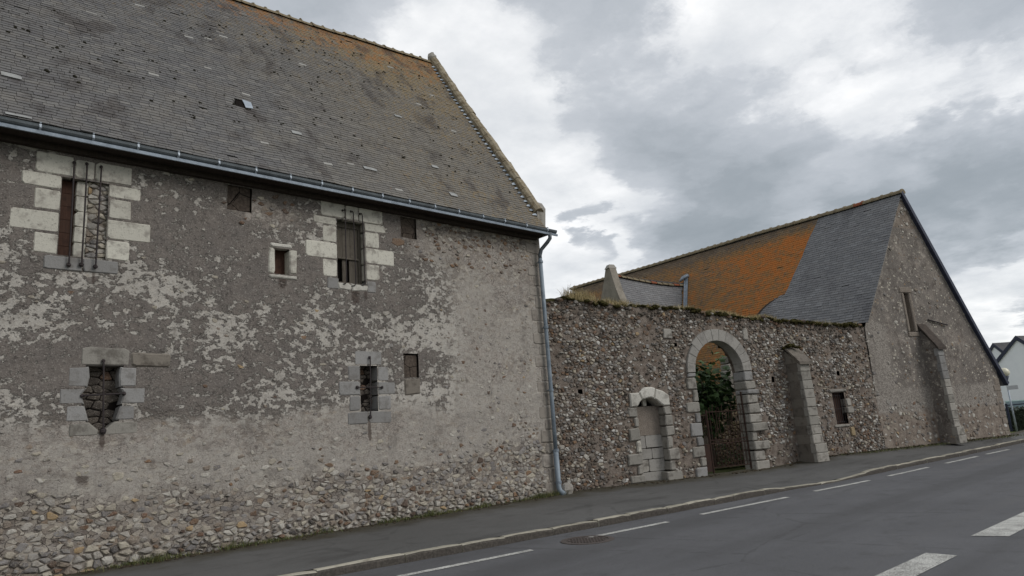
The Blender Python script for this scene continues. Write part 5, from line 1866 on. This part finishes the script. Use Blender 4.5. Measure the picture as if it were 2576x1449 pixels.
wf = wall_sheet(yw_at, lines(7.7, 14, .1), lines(-.1, 2.7, .1), [], lambda S, Z: -.04 * (fbm(S * 3, Z * 3, 3, 6) - .5), top=yard_top, name='wall_face', mat=PLASTER_PATCH, parent=yard)
m = MB()
m.prism([yw_at(s, .01, z) for s, z in ((7.7, -.1), (14, -.1), (14, 2.47), (8.46, 2.47), (8.46, 2.15), (8.16, 2.15), (8.16, 1.69), (7.7, 1.69))], [yw_at(s, .5, z) for s, z in ((7.7, -.1), (14, -.1), (14, 2.47), (8.46, 2.47), (8.46, 2.15), (8.16, 2.15), (8.16, 1.69), (7.7, 1.69))])
m.build('wall_core', GATE_MORTAR, yard)
stones = []
for poly, cx, cz in voronoi_cells(7.7, 11.5, -.05, 2.55, .17, .12, lambda s, z: z < float(yard_top(s)) - .03 and sr.random() < .9, 28):
    v, f, a = stone_geo(yw_at, poly, sr.uniform(.65, .93), sr.uniform(.03, .06), sr)
    stones.append((v, f, a, 1 if sr.random() < .5 else 0))
lay_stones(wf, stones, [YARD_STONE, YARD_STONE], limit=160)
for k in range(5):
    block(yw_at, rect(9.05 + rng.uniform(-.03, .03), 2.5 + k * .26, 9.5 + rng.uniform(-.03, .05), 2.76 + k * .26), yard, DIRTY_ASHLAR, proud=.02, depth=.4, name='pier_stone', jit=.02, bev=.03)

fig = thing('fig_tree', wall_at(7.5, 1.9, .1), 'broad leaved fig tree filling the left of the gateway, beyond the gate', 'tree')
m = MB()
fr = random.Random(3)
base = np.array(wall_at(6.8, 2.1, .05))
m.tube([base, base + (.05, .03, .9), base + (-.08, .02, 1.8)], [.09, .075, .055], 8)
tips = []
for k in range(9):
    a = 2 * math.pi * k / 9
    st = base + np.array([fr.uniform(-.05, .05), 0, fr.uniform(.7, 1.8)])
    en = base + np.array([math.cos(a) * fr.uniform(.4, .95), math.sin(a) * fr.uniform(.4, .9), fr.uniform(1.9, 3.3)])
    md = (st + en) / 2 + (0, 0, -.15)
    m.tube([st, md, en], [.04, .028, .012], 6)
    tips += [en, md, (md + en) / 2]
m.build('trunk', BARK, fig, smooth=True)
m = MB()


def leaf(m, p, size, r_):
    """a lobed leaf, cupped a little"""
    d = Vector((r_.gauss(0, 1), r_.gauss(0, 1), r_.gauss(-.2, .6))).normalized()
    up = Vector((r_.gauss(0, .5), r_.gauss(0, .5) - .4, 1)).normalized()
    sd = d.cross(up).normalized()
    nn = sd.cross(d)
    pts = [(0, 0), (.42, .18), (.30, .42), (.50, .62), (.20, .68), (0, 1.0), (-.20, .68), (-.50, .62), (-.30, .42), (-.42, .18)]
    v = [Vector(p) + (sd * x + d * y + nn * (-.25 * abs(x) - .2 * y * y)) * size for x, y in pts] + [Vector(p) + d * .45 * size]
    n = len(pts)
    m.add([tuple(q) for q in v], [(n, i, (i + 1) % n) for i in range(n)])


for _ in range(1250):
    c = tips[fr.randrange(len(tips))] if fr.random() < .75 else base + np.array([fr.gauss(0, .45), fr.gauss(0, .4), fr.uniform(1.4, 3.4)])
    p = np.array(c) + np.array([fr.gauss(0, .26), fr.gauss(0, .26), fr.gauss(0, .24)])
    leaf(m, p, fr.uniform(.14, .27), fr)
for _ in range(170):        # darker suckers and brambles low down behind the gate
    s_, t_ = fr.uniform(6.0, 8.2), fr.uniform(1.4, 2.8)
    leaf(m, wall_at(s_, t_, fr.uniform(.1, .75)), fr.uniform(.06, .14), fr)
m.build('foliage', FIG_LEAF, fig, kind='stuff')

# ------------------------------------------------------------------ the gabled barn
gbarn = thing('gabled_barn', wall_at(15.7, 8, 0), 'tall steep roofed barn with orange lichened slates, its gable end to the road', 'barn')
APEX = np.array(wall_at(15.75, 0, 9.56))
RV = np.array([0.0687, 0.9976, 0.0])
SL = np.array(wall_at(12.43, 0, 4.38)) - np.array(wall_at(15.75, 0, 9.58))     # down the near slope, in the gable
SL /= np.linalg.norm(SL)
GN = np.cross(RV, SL)
GN /= np.linalg.norm(GN)
if GN[2] < 0:
    GN = -GN
SLZ = -SL[2]
R2L = (9.56 - 2.4) / SLZ


def roof2_raise(a, z):
    return .25 * float(sstep(z, 6.75, 5.2)) * float(sstep(a, .8, 4.7))


def roof2_pt(a, b, n=0.0):
    """a along the ridge from the gable, b up the slope from the eaves"""
    d = R2L - b
    p = APEX + RV * a + SL * d
    z = p[2]
    lift = .05 * (float(fbm(a * .4, b * .4, 3, 24)) - .5)
    return p + GN * (n + lift)


def roof2_swept_pt(a, b, n=0.0):
    """the newer slating, kicked out at its lower left"""
    p = roof2_pt(a, b, n + .012)
    return p + GN * roof2_raise(a, (APEX + SL * (R2L - b))[2])


def new_limit(z):
    if z > 6.15:
        lim = 3.28 + (9.1 - z) * .12 + .06 * (float(vnoise(z * 1.3, 0, 71)) - .5)
    else:
        q = max(0.0, 1 - ((z - 5.2) / .95) ** 2) if z > 5.2 else 1.0
        lim = 3.55 + .85 * math.sqrt(q)
    return lim


def new_zone(a, z):
    return a < new_limit(z)


def gable_top(s):
    s = np.asarray(s, float)
    left = 4.38 + (s - 12.43) * (9.58 - 4.38) / (15.75 - 12.43)
    rightz = 9.58 - (s - 15.75) * (9.58 - 2.04) / (19.9 - 15.75)
    rightz = rightz + .12 * sstep(s, 18.6, 19.8)
    return np.minimum(left, rightz) - .03


SLIT = [(14.84, 4.18), (15.10, 4.17), (15.12, 5.60), (14.86, 5.61)]
BUT2 = rect(15.30, -.1, 15.75, 4.3)
DARK_CAP = mat_plain('dark_cap_stone', srgb(82, 74, 68), srgb(66, 60, 56), 6, .9, .1, 0, srgb(104, 96, 86), .01)


def g_rub(S, Z):
    return sstep(Z + .3 * (fbm(S * .8, Z * .8, 3, 4) - .5) + .35 * sstep(S, 13, 12), 2.0, 1.4) * (1 - .3 * sstep(S, 16, 18))


def g_raw(S, Z):
    return np.maximum(sstep(Z, 8.0, 8.3), sstep(S, 13.0, 12.3) * .8)


def g_pale(S, Z):
    edge = sstep(gable_top(S) - Z, .55, .05) * .75
    lowl = sstep(S, 14.2, 13.0) * sstep(Z, 1.2, 2.2) * (1 - sstep(Z, 4.2, 5)) * .8
    return np.maximum(np.maximum(edge, lowl), .62 * sstep(Z, 2.6, 2.0) * sstep(Z, 1.0, 1.5))


def g_disp(S, Z):
    return -.06 * (fbm(S * .6, Z * .6, 4, 81) - .5) - .03 * (fbm(S * 4, Z * 4, 3, 82) - .5)


gwall = wall_sheet(wall_at, lines(W_END + .003, 19.55, .07, [14.84, 15.11]), lines(-.2, 9.6, .07, [4.17, 5.61]), [rect(14.84, 4.17, 15.11, 5.61)], g_disp, top=gable_top, name='gable_wall', mat=GABLE_WALL, parent=gbarn,
                   attrs={'rubble': g_rub, 'raw': g_raw, 'pale': g_pale})
m = MB()
core = [(W_END, -.2), (19.55, -.2), (19.55, 2.55), (15.75, 9.3), (W_END, 4.2)]
m.prism([wall_at(s, .5, z) for s, z in core], [wall_at(s, .7, z) for s, z in core])
e0, e1 = np.array(wall_at(19.55, 0.02, 0)), np.array(wall_at(19.55, 0.02, 0)) + RV * 18
iv = -WU * .5
m.prism([tuple(e0 + (0, 0, -.2)), tuple(e0 + iv + (0, 0, -.2)), tuple(e0 + iv + (0, 0, 2.3)), tuple(e0 + (0, 0, 2.3))], [tuple(e1 + (0, 0, -.2)), tuple(e1 + iv + (0, 0, -.2)), tuple(e1 + iv + (0, 0, 2.3)), tuple(e1 + (0, 0, 2.3))])
n0 = APEX + SL * (R2L + .1) + np.array([0, 0, -.1])
m.prism([tuple(np.array([*n0[:2], -.2]) + RV * .8 + WU * .3), tuple(np.array([*n0[:2], -.2]) + RV * .8 + WU * .8), tuple(n0 + RV * .8 + WU * .8), tuple(n0 + RV * .8 + WU * .3)],
        [tuple(np.array([*n0[:2], -.2]) + RV * 18 + WU * .3), tuple(np.array([*n0[:2], -.2]) + RV * 18 + WU * .8), tuple(n0 + RV * 18 + WU * .8), tuple(n0 + RV * 18 + WU * .3)])
m.build('side_wall', GABLE_WALL, gbarn)
for b in ((14.70, 4.17, 14.84, 5.61), (15.115, 4.17, 15.27, 5.61), (14.62, 5.615, 15.34, 5.83), (14.7, 3.99, 15.3, 4.165)):
    block(wall_at, rect(*b), gwall, PLASTER_PATCH, proud=.03, depth=.3, name='surround', bev=.02)
m = MB()
m.prism([wall_at(s, .22, z) for s, z in rect(14.8, 4.1, 15.15, 5.7)], [wall_at(s, .25, z) for s, z in rect(14.8, 4.1, 15.15, 5.7)])
m.build('slit_board', BROWN_BOARD, gwall)
rod([wall_at(15.95, -.03, 4.62), wall_at(17.0, -.05, 4.42)], .025, gwall, IRON, 'wall_tie', n=6)
kr3 = random.Random(25)
stones = []


def keep_gable(s, z):
    if z > float(gable_top(s)) - .12 or bool(inside(BUT2, s, z)) or not clear_of([rect(14.68, 3.97, 15.3, 5.85)], s, z):
        return False
    p = max(.42 * float(g_rub(s, z)), .32 * float(g_raw(s, z)), .025)
    if z > 2 and kr3.random() < .3:
        p = max(p if z < 2.4 or z > 8 else 0, .3 * float(sstep(fbm(s * 1.1, z * 1.1, 3, 44), .55, .7)))
    return kr3.random() < p


for poly, cx, cz in voronoi_cells(W_END, 19.5, -.05, 9.5, .16, .12, keep_gable, 48, .47):
    off = float(g_disp(np.array([cx]), np.array([cz]))[0])
    v, f, a = stone_geo(lambda s_, t_, z_: wall_at(s_, t_ + off, z_), poly, sr.uniform(.45, .9), sr.uniform(.006, .032), sr, sink=.05)
    stones.append((v, f, a, 2 if cz < 2.2 and sr.random() < .12 else sr.choice([0, 1, 1])))
lay_stones(gwall, stones, [GREY_STONE, PALE_STONE, RUST_STONE])
for k in range(9):
    z0 = .1 + k * .25
    block(wall_at, rect(19.25 - (.12 if k % 2 else 0), z0, 19.57, z0 + .25), gwall, PLASTER_PATCH, proud=.03, depth=.3, name='quoin', bev=.012)
buttress(15.36, .34, .52, 4.38, 3.50, gbarn, 12, .08, DARK_CAP, GABLE_WALL, .15)

# roof of the gabled barn
m = MB()
na, nb = 36, 20
v = [tuple(roof2_pt(-.06 + 18.0 * i / na, R2L * j / nb, -.04)) for i in range(na + 1) for j in range(nb + 1)]
m.add(v, [(i * (nb + 1) + j, i * (nb + 1) + j + 1, (i + 1) * (nb + 1) + j + 1, (i + 1) * (nb + 1) + j) for i in range(na) for j in range(nb) if not (i < 2 and v[i * (nb + 1) + j][2] < 4.3)])
fa0 = APEX + RV * -.12
fe0 = np.array(wall_at(19.95, -.12, 2.04))
m.add([tuple(fa0), tuple(fa0 + RV * 18.1), tuple(fe0 + RV * 18.1), tuple(fe0)], [(0, 1, 2, 3)])
roof2 = m.build('roof', SLATE_NEW, gbarn)
buried = lambda a, b: a < .75 and (APEX + SL * (R2L - b))[2] < 4.42      # inside the courtyard wall
zone_ab = lambda a, b: new_zone(a, (APEX + SL * (R2L - b))[2])
lay_slates(roof2, roof2_swept_pt, -.10, 6.0, .6, R2L - .02, .25, .118, lambda a, b: 0, 51, mats=[SLATE_NEW], thick=.013, skip=buried, clip=lambda b, p, q: (p, max(p + .3, new_limit((APEX + SL * (R2L - b))[2]))), limit=150)
lay_slates(roof2, roof2_pt, 3.0, 18.0, .6, R2L - .02, .25, .118, lambda a, b: 0, 52, mats=[SLATE_ORANGE], thick=.013, clip=lambda b, p, q: (new_limit((APEX + SL * (R2L - b))[2]) - .05, q), limit=150)
# cheek of the swept part
m = MB()
prev = None
for z in np.linspace(4.6, 6.3, 22):
    b = R2L - (9.56 - z) / SLZ
    q = max(0.0, 1 - ((z - 5.2) / .95) ** 2) if z > 5.2 else 1.0
    a = 3.55 + .85 * math.sqrt(q) - .02
    p0 = APEX + RV * (a + .01) + SL * (R2L - b) + GN * -.05
    p1 = APEX + RV * a + SL * (R2L - b) + GN * (roof2_raise(a, z) + .03)
    if prev is not None:
        m.add([tuple(prev[0]), tuple(p0), tuple(p1), tuple(prev[1])], [(0, 1, 2, 3)])
    prev = (p0, p1)
m.build('cheek', SOFFIT, roof2)
m = MB()
pp = []
for z in np.linspace(4.7, 6.24, 16):
    q = max(0.0, 1 - ((z - 5.2) / .95) ** 2) if z > 5.2 else 1.0
    a = 3.55 + .85 * math.sqrt(q) + .03
    pp.append(APEX + RV * a + SL * ((9.56 - z) / SLZ) + GN * (roof2_raise(a, z) + .01))
m.tube(pp, [.085 - .004 * i for i in range(16)], 6)
m.build('edge_shade_line', SOFFIT, roof2)  # dark tube added as the shaded gap along the swept edge
# verge strip on the far slope, near verge, ridge tiles, broken parapet at the far end
m = MB()
ap = APEX + np.array([0, 0, .05])
n_ = 14
for i in range(n_):
    q0, q1 = i / n_, (i + 1) / n_
    P = []
    for q in (q0, q1):
        s = 15.78 + (20.0 - 15.78) * q
        z = 9.62 + (2.0 - 9.62) * q + .14 * float(sstep(q, .72, 1.0))
        P.append([np.array(wall_at(s, -.14, z)), np.array(wall_at(s, .02, z)), np.array(wall_at(s - .11, .02, z - .08)), np.array(wall_at(s - .11, -.14, z - .08))])
    m.prism([tuple(p) for p in P[0]], [tuple(p) for p in P[1]])
m.build('verge_strip', DARK_TRIM, roof2)
a = -.14
while a < 18:
    m = MB()
    v = []
    n = 8
    for aa, rr in ((a, .155), (a + .05, .155), (a + .06, .135), (a + .42, .13)):
        c = APEX + RV * aa + np.array([0, 0, .015 + .05 * (float(vnoise(aa * .5, 0, 6)) - .5)])
        for k in range(n + 1):
            th = math.pi * k / n
            v.append(tuple(c + WU * (-rr * math.cos(th)) + np.array([0, 0, rr * 1.15 * math.sin(th) - .05 + rng.uniform(-.004, .004)])))
    m.add(v, [(i * (n + 1) + k, (i + 1) * (n + 1) + k, (i + 1) * (n + 1) + k + 1, i * (n + 1) + k + 1) for i in range(3) for k in range(n)] + [tuple(range(n, -1, -1))])
    m.build('ridge_tile', CLAY if rng.random() < .25 and a < 6 else RIDGE, roof2)
    a += .37
for k in range(12):
    d = k * .42
    m = MB()
    p = APEX + RV * (17.9 + rng.uniform(-.05, .25)) + SL * d + np.array([0, 0, rng.uniform(-.05, .12)])
    m.ball(p, rng.uniform(.2, .3), (.9, 1.1, .7), 8, 6, jit=.22)
    m.build('parapet_stone', DIRTY_ASHLAR if k % 3 else COPING, roof2)

# ------------------------------------------------------------------ the small cross wing behind the wall
wing = thing('cross_wing', wall_at(10.5, 8.5, 0), 'small slate roofed wing with a stone gable behind the courtyard wall', 'outbuilding')
RZ, RT, S0, S1 = 8.12, 9.28, 8.68, 12.72
WSL = np.array(wall_at(0, -.43, 0)) - np.array(wall_at(0, 0, 0)) + np.array([0, 0, -1.0])
WL = float(np.linalg.norm(WSL))
WSL /= WL
WN = np.array([*(-WV[:2] * 1.0), .43])
WN /= np.linalg.norm(WN)


def wing_pt(a, b, n=0.0):
    d = 5.2 - b
    q = (a - S0) / (S1 - S0)
    sagz = -.26 * math.sin(math.pi * min(1, max(0, q)) * .62) + .12 * (1 - q)
    p = np.array(wall_at(a, RT, RZ)) + WSL * d
    p = p - WV * .12 * math.sin(math.pi * min(1, d / 3.0)) * 0
    p[2] += sagz
    return p + WN * n


def beyond_valley(a, b):
    z = wing_pt(a, b)[2]
    return a > 12.80 - (8.24 - z) * .537


m = MB()
v = [tuple(wing_pt(S0 + (S1 + .6 - S0) * i / 12, 5.2 * j / 10, -.03)) for i in range(13) for j in range(11)]
f = [(i * 11 + j, (i + 1) * 11 + j, (i + 1) * 11 + j + 1, i * 11 + j + 1) for i in range(12) for j in range(10)]
f = [q for q in f if not beyond_valley(S0 + (S1 + .6 - S0) * (q[0] // 11) / 12 - .1, 5.2 * (q[0] % 11) / 10)]
m.add(v, f)
bk = [np.array(wall_at(s, RT, RZ + dz)) for s, dz in ((S0, .1), (S1 + .3, -.12))]
m.add([tuple(bk[0]), tuple(bk[1]), tuple(bk[1] + WV * 2.0 + (0, 0, -4.6)), tuple(bk[0] + WV * 2.0 + (0, 0, -4.6))], [(0, 1, 2, 3)])
roof3 = m.build('roof', SLATE_NEW, wing)
lay_slates(roof3, wing_pt, S0, 12.9, 1.6, 5.18, .23, .115, lambda a, b: 0, 61, limit=120, skip=beyond_valley, mats=[mat_slate_new('wing_slate', .92)])
s = S0
while s < 12.6:
    m = MB()
    v = []
    n = 7
    for aa, rr in ((s, .13), (s + .05, .13), (s + .055, .11), (s + .36, .105)):
        c = wing_pt(aa, 5.2, 0)
        for k in range(n + 1):
            th = math.pi * k / n
            v.append(tuple(c + WV * (-rr * math.cos(th)) + np.array([0, 0, rr * math.sin(th) - .02 + rng.uniform(-.012, .012)])))
    m.add(v, [(i * (n + 1) + k, i * (n + 1) + k + 1, (i + 1) * (n + 1) + k + 1, (i + 1) * (n + 1) + k) for i in range(3) for k in range(n)])
    m.build('ridge_tile', RIDGE if rng.random() < .7 else CLAY, roof3)
    s += .33
# stone gable with a raised verge and a worn finial
m = MB()
gp = [(RT + .16, RZ + .45), (RT - .16, RZ + .45), (RT - .48, RZ - .55), (RT - .95, RZ - 1.6), (RT - 1.75, RZ - 3.2), (RT - 1.9, -.1), (RT + 2.8, -.1), (RT + 2.6, RZ - 3.2), (RT + 1.35, RZ - 1.6), (RT + .6, RZ - .55)]
m.prism([wall_at(S0 - .32, t_, z) for t_, z in gp], [wall_at(S0 + .03, t_, z) for t_, z in gp])
gw_ = m.build('gable', mat_plain('rendered_gable', srgb(150, 143, 131), srgb(128, 121, 111), 2.2, .95, .1, 0, srgb(166, 158, 144), .012), wing)
m = MB()
m.prism([wall_at(S0 - .37, RT - .17, RZ + .44), wall_at(S0 + .08, RT - .17, RZ + .44), wall_at(S0 + .08, RT + .17, RZ + .44), wall_at(S0 - .37, RT + .17, RZ + .44)],
        [wall_at(S0 - .27, RT - .11, RZ + .62), wall_at(S0 - .02, RT - .11, RZ + .62), wall_at(S0 - .02, RT + .11, RZ + .62), wall_at(S0 - .27, RT + .11, RZ + .62)])
m.build('finial', DIRTY_ASHLAR, gw_)
for k in range(13):
    m = MB()
    d = .55 + k * .22
    c = wing_pt(S0 + .05, 5.2 - d, .06)
    m.ball(c, .07, (1, .9, .8), 6, 4, jit=.25)
    m.build('verge_mortar', RIDGE, roof3)
# zinc valley with its rolled top
m = MB()
vl = []
for z in np.linspace(8.26, 4.6, 10):
    sv = 12.80 - (8.24 - z) * .537
    d = (8.24 - z) / (1.0 / WL)
    p = np.array(wall_at(sv, RT + .06 - (8.24 - z) * .43, z))
    vl.append(p)
for p, q in zip(vl[:-1], vl[1:]):
    edge3 = lambda c: [c - WU * .08 + WN * .05, c + WN * .05 + GN * .05, c - RV * .22 + GN * .06]
    a_, b_ = edge3(p), edge3(q)
    m.add([tuple(k) for k in a_ + b_], [(0, 1, 4, 3), (1, 2, 5, 4)])
valley = m.build('zinc_valley', ZINC, roof3)
m = MB()
m.tube([vl[0] + WU * .16 - WV * .13 + (0, 0, -.02), vl[0] + WU * .02 - WV * .15 + (0, 0, .10), vl[0] - WU * .2 - WV * .1 + (0, 0, .0), vl[0] - WU * .38 - WV * .05 + (0, 0, -.16)], [.10, .11, .09, .05], 8)
m.build('rolled_cap', ZINC, valley, smooth=True)

# ------------------------------------------------------------------ boulder, weeds, verges
m = MB()
br = random.Random(2)
m.ball((13.24, D - .17, .12), .19, (1.0, .85, .9), 12, 8, jit=.10)
b = m.build('boulder', PALE_STONE, smooth=False)
tag(b, 'pale rounded boulder at the foot of the downpipe on the barn corner', 'boulder')
sp = []
for _ in range(5200):
    x = br.uniform(.6, 13.0)
    if float(fbm(x * 1.1, 0, 3, 12)) < br.uniform(.30, .75):
        continue
    sp.append((x, D - .05 - abs(br.gauss(0, .09)), .015, 1))
for _ in range(1800):
    s = br.uniform(8.8, 19.8)
    if 15.2 < s < 16.1 and br.random() < .4:
        continue
    x, y, _z = wall_at(s, -.05 - abs(br.gauss(0, .3 if s > 11 else .08)), 0)
    sp.append((x, y, .15 if s > 10 else .08, .9))
for cx, n in ((12.35, 260), (12.9, 120), (9.05, 120), (8.0, 80), (6.6, 70), (4.9, 90), (3.6, 120), (10.6, 80)):
    for _ in range(n):
        sp.append((cx + br.gauss(0, .16), D - .08 - abs(br.gauss(0, .08)), .01, 2.0))
blades('weeds', sp, .075, .006, GREEN, 'low green weeds and moss along the foot of the walls', 71, cat='weeds', lean=.6)
m = MB()
for _ in range(900):
    if br.random() < .6:
        x = br.uniform(.5, 13.0)
        y = D - .06 - abs(br.gauss(0, .12))
        z = .02
    else:
        x, y, z = wall_at(br.uniform(-.1, 19.6), -.06 - abs(br.gauss(0, .14)), .05)
        z = float(wall_foot(np.array(x))[1])
    m.ball((x, y, z), br.uniform(.012, .04), (1.3, 1.2, .6), 5, 4, jit=.3)
o = m.build('crumbs', SOIL)
tag(o, 'dark soil and stone crumbs collected at the foot of the walls', 'debris', kind='stuff')

# ------------------------------------------------------------------ beyond the barn: houses, lamp, hedge, fence, car


def house(px, py, zp, hw, length, ang, wall_h, label, z0=-.2, chim=False):
    d = np.array([math.cos(ang), math.sin(ang), 0])
    w = np.array([-math.sin(ang), math.cos(ang), 0])
    P = np.array([px, py, 0.0])
    h = thing('white_house', (px, py, 0), label, 'house', 'white gabled houses beyond the barn')
    m = MB()
    prof = [(-hw, z0), (hw, z0), (hw, wall_h), (0, zp), (-hw, wall_h)]
    m.prism([tuple(P + w * a + (0, 0, z)) for a, z in prof], [tuple(P + d * length + w * a + (0, 0, z)) for a, z in prof])
    m.build('wall', WHITE_RENDER, h)
    for sg in (-1, 1):
        m = MB()
        o_ = .35
        k = (zp - wall_h) / hw
        A = [(0, zp + .03), (sg * (hw + o_), wall_h - o_ * k + .03), (sg * (hw + o_), wall_h - o_ * k + .2), (0, zp + .22)]
        m.prism([tuple(P - d * .06 + w * a + (0, 0, z)) for a, z in A], [tuple(P + d * (length + .2) + w * a + (0, 0, z)) for a, z in A])
        rf = m.build('roof', HOUSE_SLATE, h)
        m = MB()
        A = [(0, zp - .16), (sg * (hw + o_), wall_h - o_ * k - .16), (sg * (hw + o_), wall_h - o_ * k + .22), (0, zp + .24)]
        m.prism([tuple(P - d * .12 + w * a + (0, 0, z)) for a, z in A], [tuple(P - d * .065 + w * a + (0, 0, z)) for a, z in A])
        m.build('barge_board', DARK_TRIM, rf)
    m = MB()
    for q in range(2):
        a = -hw * .5 + q * hw
        c = P + d * (length * .5) - w * (hw + .02) + d * (q * 3 - 1.5)
        m.prism([tuple(c + d * x + (0, 0, z)) for x, z in rect(-.6, .9, .6, 2.1)], [tuple(c + w * .05 + d * x + (0, 0, z)) for x, z in rect(-.6, .9, .6, 2.1)])
    m.build('window', GLASS, h)
    return h


house(73.6, 14.35, 6.55, 5.2, 11, math.radians(-20), 1.9, 'nearest white gabled house with dark barge boards, behind the globe lamp')
house(85.9, 18.8, 6.97, 4.6, 14, math.radians(-38), 3.0, 'white gabled house with only its peak showing between the barn gable and the nearest house')
house(95.0, 15.7, 8.0, 5.5, 10, math.radians(-20), 3.0, 'farthest white gabled house peeping over the roof of the nearest one')

lamp = thing('street_lamp', (40, 8.58, 0), 'street lamp with a cream globe on a thin pole beside the hedge', 'street lamp')
m = MB()
m.ball((40, 8.58, 2.76), .22, (1, 1, 1), 18, 12)
m.build('globe', mat_globe(), lamp, smooth=True)
m = MB()
m.tube([(40, 8.58, 2.30), (40, 8.58, 2.40), (40, 8.58, 2.57)], [.05, .09, .16], 12)
m.build('collar', DARK_TRIM, lamp, smooth=True)
m = MB()
m.tube([(40, 8.58, -.1), (40, 8.58, 2.32)], [.045, .03], 10)
m.build('pole', ZINC_PALE, lamp, smooth=True)
m = MB()
m.box((39.93, 8.15, 1.93), (39.95, 8.60, 2.12))
m.build('sign_board', WHITE_PAINT, lamp)

hedge = thing('hedge', (44.5, 8.4, 0), 'dark clipped hedge at the roadside past the barn gable', 'hedge')
m = MB()
hr = random.Random(8)
for _ in range(5200):
    a, b, z = hr.uniform(-.2, 5.5), hr.uniform(0, .7), hr.uniform(-.1, 1.02)
    if .06 < b < .64 and z < .92 and hr.random() < .75:
        continue
    leaf(m, (43.9 + a * .16 + b * .9 + hr.gauss(0, .03), 9.75 - a * .55 + b * .2, z + .08 * float(vnoise(a * 2, b * 2, 4))), hr.uniform(.06, .12), hr)
m.build('foliage', HEDGE_LEAF, hedge, kind='stuff')
m = MB()
m.prism([(44.05, 9.7, -.15), (44.9, 6.9, -.15), (45.35, 7.0, -.15), (44.5, 9.85, -.15)], [(44.05, 9.7, .93), (44.9, 6.9, .93), (45.35, 7.0, .93), (44.5, 9.85, .93)])
m.build('twigs', BARK if False else HEDGE_LEAF, hedge)
fence = thing('post_fence', (43.8, 9, 0), 'dark post and rail fence standing along the hedge', 'fence')
pts = [(43.82, 9.62), (44.1, 8.75), (44.32, 8.15), (44.55, 7.45), (44.8, 6.7)]
for i, (x, y) in enumerate(pts):
    m = MB()
    m.box((x - .05, y - .05, -.15), (x + .05, y + .05, 1.27 + .03 * (i % 2)))
    m.build('post', DARK_TRIM, fence)
for i in range(4):
    for z in (1.16,):
        rod([(*pts[i], z + .02), (*pts[i + 1], z + .05)], .035, fence, DARK_TRIM, 'rail', n=6)

car = thing('parked_car', (52.5, 10.4, -.1), 'pale green car parked behind the hedge, only its cabin showing', 'car')
cb = lambda x, y, z: (52.0 + y * .25 + x, 10.75 - y * .97 + x * .25, z - .12)
m = MB()
low = [(-1.95, .32), (1.95, .32), (2.0, .62), (1.75, .88), (.95, .95), (-1.3, .98), (-1.98, .85)]
m.prism([cb(x, -.82, z) for x, z in low], [cb(x, .82, z) for x, z in low])
m.build('body', CAR_PAINT, car)
m = MB()
top = [(-1.35, .985), (.92, .955), (.35, 1.42), (-.85, 1.45)]
m.prism([cb(x, -.68, z) for x, z in top], [cb(x, .68, z) for x, z in top])
cab = m.build('windscreen', GLASS, car)
m = MB()
rt = [(.36, 1.42), (-.86, 1.45), (-.8, 1.50), (.28, 1.47)]
m.prism([cb(x, -.7, z) for x, z in rt], [cb(x, .7, z) for x, z in rt])
m.build('roof', CAR_PAINT, car)
for x in (-1.25, 1.25):
    for y in (-.8, .8):
        m = MB()
        m.tube([cb(x, y - .09, .32), cb(x, y + .09, .32)], .31, 16)
        m.build('wheel', TYRE, car)
